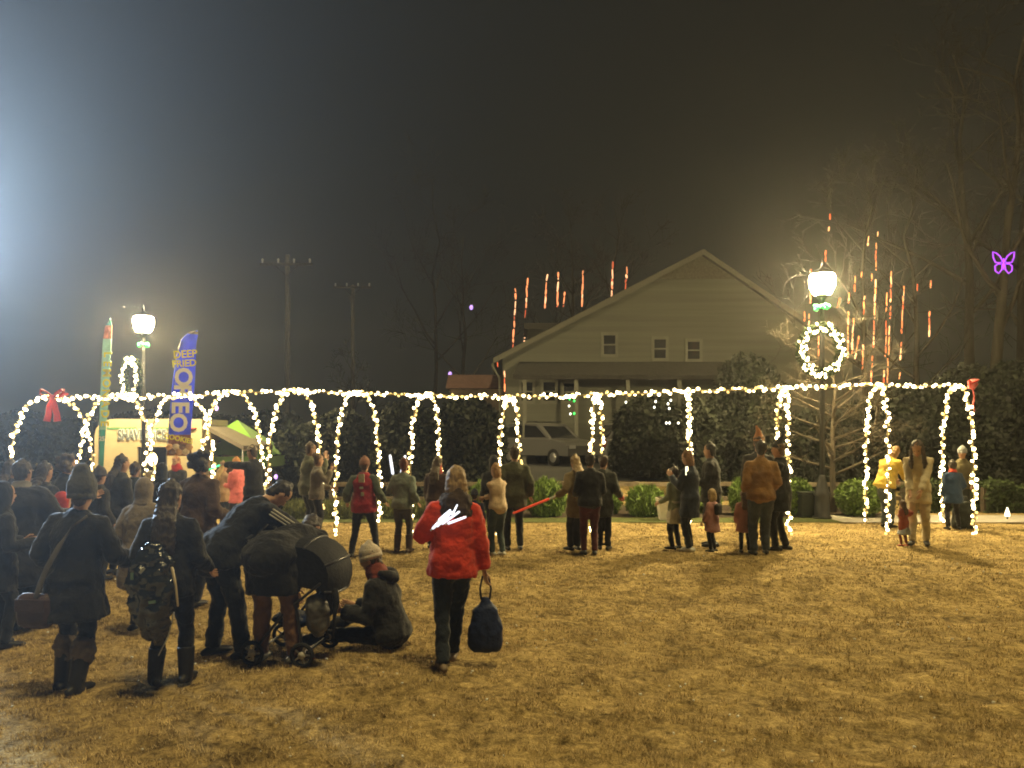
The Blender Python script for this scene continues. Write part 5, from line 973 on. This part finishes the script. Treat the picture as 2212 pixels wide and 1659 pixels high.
# glossy clear bag slung at the hip of F2
def clear_bag():
    c = F2['W'](F2['T'](-.06, -.22, -.02)); t = thing('plastic_bag', 'dark glossy plastic bag slung behind the long-haired person', 'bag', c, 0)
    mb = MB(); mb.tube([(0, 0, .26), (.0, -.02, .15), (.01, -.05, 0), (.02, -.05, -.2), (.03, -.03, -.34), (.04, -.0, -.42)], [(.08, .03), (.15, .06), (.17, .085), (.15, .075), (.10, .05), (.04, .02)], 14, (1, 0, 0))
    skin_up(mb.obj('bag_body', mat('glossy_dark_plastic', (.012, .014, .014), .12, .3, 10, .6, 22, spec=.8), t), .014, 1, .09, .07)
    mb = MB(); mb.tube([(.16, -.05, .12), (.19, -.06, .0), (.21, -.07, -.14)], [.011, .01, .008], 6); mb.obj('toy_sword', mat('pale_plastic', (.5, .42, .3), .4, 0), t)
    mb = MB(); mb.tube([(.16, -.02, -.2), (.13, -.04, -.36), (.06, -.04, -.50)], [.005, .005, .004], 5); mb.obj('cord', mat('white_cord', (.55, .55, .55), .6, 0), t)
    mb = MB(); mb.ell((.12, -.09, -.16), (.022, .012, .03)); mb.obj('round_tag', mat('orange_tag', (.5, .27, .10), .5, 0), t)
    for k in range(3):
        mb = MB(); mb.box((-.08+.07*k, -.135, .08-.09*k+(k % 2)*.13), (.02, .006, .05), Matrix.Rotation(k*.7, 3, 'Y')); mb.obj('foil_patch', mat('foil_%d' % (k % 2), ((.04, .12, .06), (.25, .25, .22))[k % 2], .2, 0, spec=.9), t, None, False)
clear_bag()
# navy drawstring bag in the red coat's hand
hp = F6['W'](F6['haR']+F6['dR']*.09); t = thing('drawstring_bag', 'navy fabric bag hanging from the hand of the woman in red', 'bag', (hp.x, hp.y, max(hp.z-.60, gz(hp.x, hp.y)+.01)), R(6))
mb = MB(); mb.tube([(0, 0, .02), (0, 0, .06), (0, 0, .22), (0, 0, .36), (0, 0, .42), (0, 0, .45)], [(.13, .07), (.145, .10), (.14, .095), (.095, .065), (.045, .035), (.03, .025)], 14, (1, 0, 0), 'flat'); skin_up(mb.obj('sack', mat('navy_nylon', (.012, .022, .075), .6, .2, 8, .4, 30), t), .014, 2, .035, .09)
for q in (-1, 1):
    mb = MB(); mb.tube([(q*.035, 0, .44), (q*.045, 0, .52), (q*.025, 0, .62)], [.009, .008, .008], 6); mb.obj('handle', mat('navy_cord', (.015, .018, .04), .7, 0), t)
# backpack on R4, patches on the vest, stripes on F3's sleeve, pale skirt on R1
c = R4['W'](R4['T'](0, -.20, .30)); t = thing('backpack', 'small dark backpack on the girl in the pink coat', 'backpack', c, R4['yaw']); k = R4['s']
mb = MB(); mb.box((0, 0, 0), (.30*k, .14*k, .34*k), None, 0, .05*k); skin_up(mb.obj('pack', fab((.025, .022, .022)), t), .014, 3, .01)
for q in (-1, 1):
    mb = MB(); mb.tube([(q*.10*k, .05*k, .15*k), (q*.12*k, .20*k, .16*k), (q*.13*k, .30*k, .02*k), (q*.12*k, .10*k, -.14*k)], [(.018*k, .006*k)]*4, 6); mb.obj('strap', fab((.025, .022, .022)), t)
k = M2['s']; PT = mat('pale_patch', (.42, .40, .32), .8, .25, 30)
for q, (a, z, w_, h_) in enumerate(((0, .47, .10, .15), (.0, .30, .06, .035), (.02, .19, .05, .06))):
    p = M2['T'](a, -.172, z)*k; mb = MB(); mb.box(p, (w_*k, .022, h_*k)); mb.obj('patch', PT, M2['t'], None, False)
for q in (-1, 1):
    pass
k = F3['s']; a, b, c = F3['shR'], F3['elR'], F3['haR']; up = Vector((0, 0, 1))
for q in (-1, 0, 1):                 # three stripes down the near sleeve and side
    for (sh_, el_, ha_) in ((F3['shR'], F3['elR'], F3['haR']),):
        d = (el_-sh_).normalized(); o = Vector((1, -.35, .25)).normalized(); o = (o-d*o.dot(d)).normalized(); w_ = d.cross(o)
        mb = MB(); L = [(sh_+d*.02+o*.088+w_*q*.026)*k, (sh_.lerp(el_, .5)+o*.086+w_*q*.026)*k, (el_+o*.084+w_*q*.026)*k, (el_.lerp(ha_, .7)+o*.078+w_*q*.024)*k]
        mb.tube(L, [(.007*k, .007*k)]*4, 5); mb.obj('sleeve_stripe', mat('white_stripe', (.55, .55, .52), .7, 0), F3['t'])
k = R1['s']; mb = MB(); mb.tube([Vector((0, 0, z))*k+Vector((0, 0, 0)) for z in (.56, .75, .95, 1.05)], [(.25*k, .2*k), (.22*k, .18*k), (.19*k, .16*k), (.17*k, .14*k)], 14, (1, 0, 0), 'flat'); skin_up(mb.obj('skirt', fab((.55, .52, .44)), R1['t']), .018, 2, .03, .09)
k = R9['s']; mb = MB(); mb.tube([Vector((0, 0, z))*k for z in (.46, .62, .82)], [(.27*k, .24*k), (.22*k, .19*k), (.17*k, .14*k)], 14, (1, 0, 0), 'flat'); skin_up(mb.obj('skirt', fab((.42, .46, .52)), R9['t']), .016, 2, .04, .06)
# red mitten
k = M10['s']; mb = MB(); q = M10['haR']; d = M10['dR']; mb.tube([(q-d*.04)*k, (q+d*.06)*k, (q+d*.17)*k], [.045*k, .06*k, .045*k], 9); skin_up(mb.obj('mitten', fab((.35, .03, .03)), M10['t']), .014, 2)
# dark tote by the boy in blue
t = thing('dark_tote', 'dark bulky bag on the ground beside the boy in blue', 'bag', (U(2080, 1143, 15.0).x, 15.0, gz(8.9, 15)))
mb = MB(); mb.tube([(0, 0, .0), (0, 0, .05), (0, 0, .35), (0, 0, .55)], [(.2, .13), (.23, .15), (.22, .14), (.15, .07)], 12, (1, 0, 0), 'flat'); skin_up(mb.obj('sack', fab((.02, .024, .018)), t), .02, 2, .04, .12)
for q in (-1, 1):
    mb = MB(); mb.tube([(-.08, q*.05, .52), (-.05, q*.04, .66), (.05, q*.04, .66), (.08, q*.05, .52)], [.01]*4, 6); mb.obj('handle', fab((.02, .024, .018)), t)

# ================================================================== stroller
def stroller():
    Y = 6.15; x = U(668, 0, Y).x; t = thing('stroller', 'black folding stroller with a big canopy between the bending pair', 'stroller', (x, Y, gz(x, Y)), R(-8))
    BK = mat('black_canvas', (.010, .010, .011), .8, .2, 12, .3, 30); AL = mat('dark_tube_metal', (.05, .05, .055), .35, 0, metal=.6); TY = mat('rubber', (.015, .015, .015), .8, 0)
    # canopy: fan of ribs swung over to the right
    mb = MB(); N = 9; M = 6; C = Vector((.0, 0, .70)); rows = []
    for i in range(N+1):
        a = R(125-150*i/N); rad = .33+.03*math.sin(i*math.pi)*0
        row = []
        for j in range(M+1):
            y = -.26+.52*j/M; k = 1-.18*abs(j/M*2-1)**3; row.append(C+Vector((math.cos(a)*rad*k*(1.0), y, math.sin(a)*rad*k*.92)))
        rows.append(row)
    for dd in (0, .018):
        o = len(mb.v); mb.v += [tuple(C+(p-C)*(1-dd)) for r in rows for p in r]; w_ = M+1
        for i in range(N):
            for j in range(M):
                q = (o+i*w_+j, o+i*w_+j+1, o+(i+1)*w_+j+1, o+(i+1)*w_+j); mb.f.append(q if dd else q[::-1]); mb.m.append(0)
    mb.obj('canopy', BK, t)
    for j in (0, M):
        m2 = MB(); ring = [rows[i][j] for i in range(N+1)]; off = Vector((0, .006 if j == 0 else -.006, 0)); cc = C+Vector((-.02, ring[0].y, -.06)); n_ = len(ring)
        m2.add([cc]+ring+[cc+off]+[q+off for q in ring], [(0, i+1, i+2) for i in range(n_-1)]+[(n_+1, n_+3+i, n_+2+i) for i in range(n_-1)]); m2.obj('canopy_side', BK, t, None, False)
    for i in (0, 3, 6, 9):
        m2 = MB(); m2.tube([p for p in rows[i]], [.011]*len(rows[i]), 6); m2.obj('canopy_rib', AL, t)
    mb = MB(); mb.tube([(.31, -.22, .60), (.335, -.25, .52), (.32, -.26, .40), (.31, -.26, .24)], [(.03, .02), (.026, .016), (.014, .01), (.012, .008)], 8); mb.obj('hanging_strap', BK, t)
    mb = MB(); mb.tube([(-.24, 0, .34), (-.05, 0, .30), (.12, 0, .34), (.18, 0, .58), (.2, 0, .70)], [(.20, .04), (.21, .05), (.21, .05), (.20, .035), (.17, .03)], 10, (0, 1, 0)); skin_up(mb.obj('seat', BK, t), .018, 2, .015)
    mb = MB(); mb.tube([(.0, 0, .46), (.0, 0, .40), (.01, 0, .24), (.02, 0, .20)], [(.14, .11), (.15, .12), (.13, .10), (.08, .06)], 12, (1, 0, 0)); 
    bb = MB(); bb.tube([(.15, -.20, .50), (.15, -.20, .46), (.16, -.20, .30), (.16, -.20, .26)], [(.09, .07), (.10, .08), (.09, .07), (.06, .04)], 12, (1, 0, 0)); skin_up(bb.obj('hanging_basket', mat('grey_plastic_bag', (.10, .10, .10), .35, .5, 16), t), .014, 2, .04, .06)
    for q in (-.25, .25):
        mb = MB(); mb.tube([(-.42, q, 1.0), (-.30, q, .85), (.0, q, .45), (.06, q*1.02, .09)], [.013]*4, 7); mb.obj('side_tube', AL, t)
        mb = MB(); mb.tube([(-.36, q*1.04, .10), (-.1, q*1.04, .42), (.20, q*1.04, .66)], [.012]*3, 7); mb.obj('cross_tube', AL, t)
    mb = MB(); mb.tube([(-.42, -.25, 1.0), (-.46, 0, 1.02), (-.42, .25, 1.0)], [.016]*3, 7); mb.obj('push_bar', TY, t)
    mb = MB(); mb.tube([(-.36, -.26, .10), (-.36, .26, .10)], [.011]*2, 6); mb.obj('axle', AL, t); mb = MB(); mb.tube([(.06, -.26, .10), (.06, .26, .10)], [.011]*2, 6); mb.obj('axle', AL, t)
    for wx in (-.36, .06):
        for q in (-.28, .28):
            mb = MB(); mb.tube([(wx+.085*math.cos(k*.3927), q, .095+.085*math.sin(k*.3927)) for k in range(16)], [.018]*16, 6, closed=True); w_ = mb.obj('wheel', TY, t)
            mb = MB(); mb.tube([(wx, q-.018, .095), (wx, q+.018, .095)], [.03, .03], 8, cap='flat')
            mb.obj('hub', mat('pale_hub', (.45, .44, .42), .4, 0), w_)
            for k in range(5):
                a = k*1.2566; m3 = MB(); m3.tube([(wx+.028*math.cos(a), q, .095+.028*math.sin(a)), (wx+.078*math.cos(a), q, .095+.078*math.sin(a))], [.008, .007], 5); m3.obj('spoke', mat('pale_hub', (.45, .44, .42)), w_)
stroller()

# ================================================================== bake modifiers and lettering
bpy.context.view_layer.update()
dg = bpy.context.evaluated_depsgraph_get()
new = [(o, bpy.data.meshes.new_from_object(o.evaluated_get(dg))) for o in BAKE]
for o, me in new:
    if o.type == 'FONT':
        nm = o.name; p = o.parent; q = bpy.data.objects.new(nm.split('.')[0], me); COL.objects.link(q); q.parent = p
        q.location, q.rotation_euler, q.scale = o.location.copy(), o.rotation_euler.copy(), o.scale.copy()
        bpy.data.objects.remove(o)
    else:
        o.modifiers.clear(); o.data = me
for o, ex, ms in JOIN:                 # fingers, eyes and mouth become part of the body mesh
    bm = bmesh.new(); bm.from_mesh(o.data); add = ex.mesh('extra', ms); nb_ = len(bm.faces); bm.from_mesh(add)
    me = bpy.data.meshes.new('body'); bm.to_mesh(me); bm.free()
    for m in ms: me.materials.append(m)
    me.polygons.foreach_set('use_smooth', [True]*len(me.polygons)); o.data = me
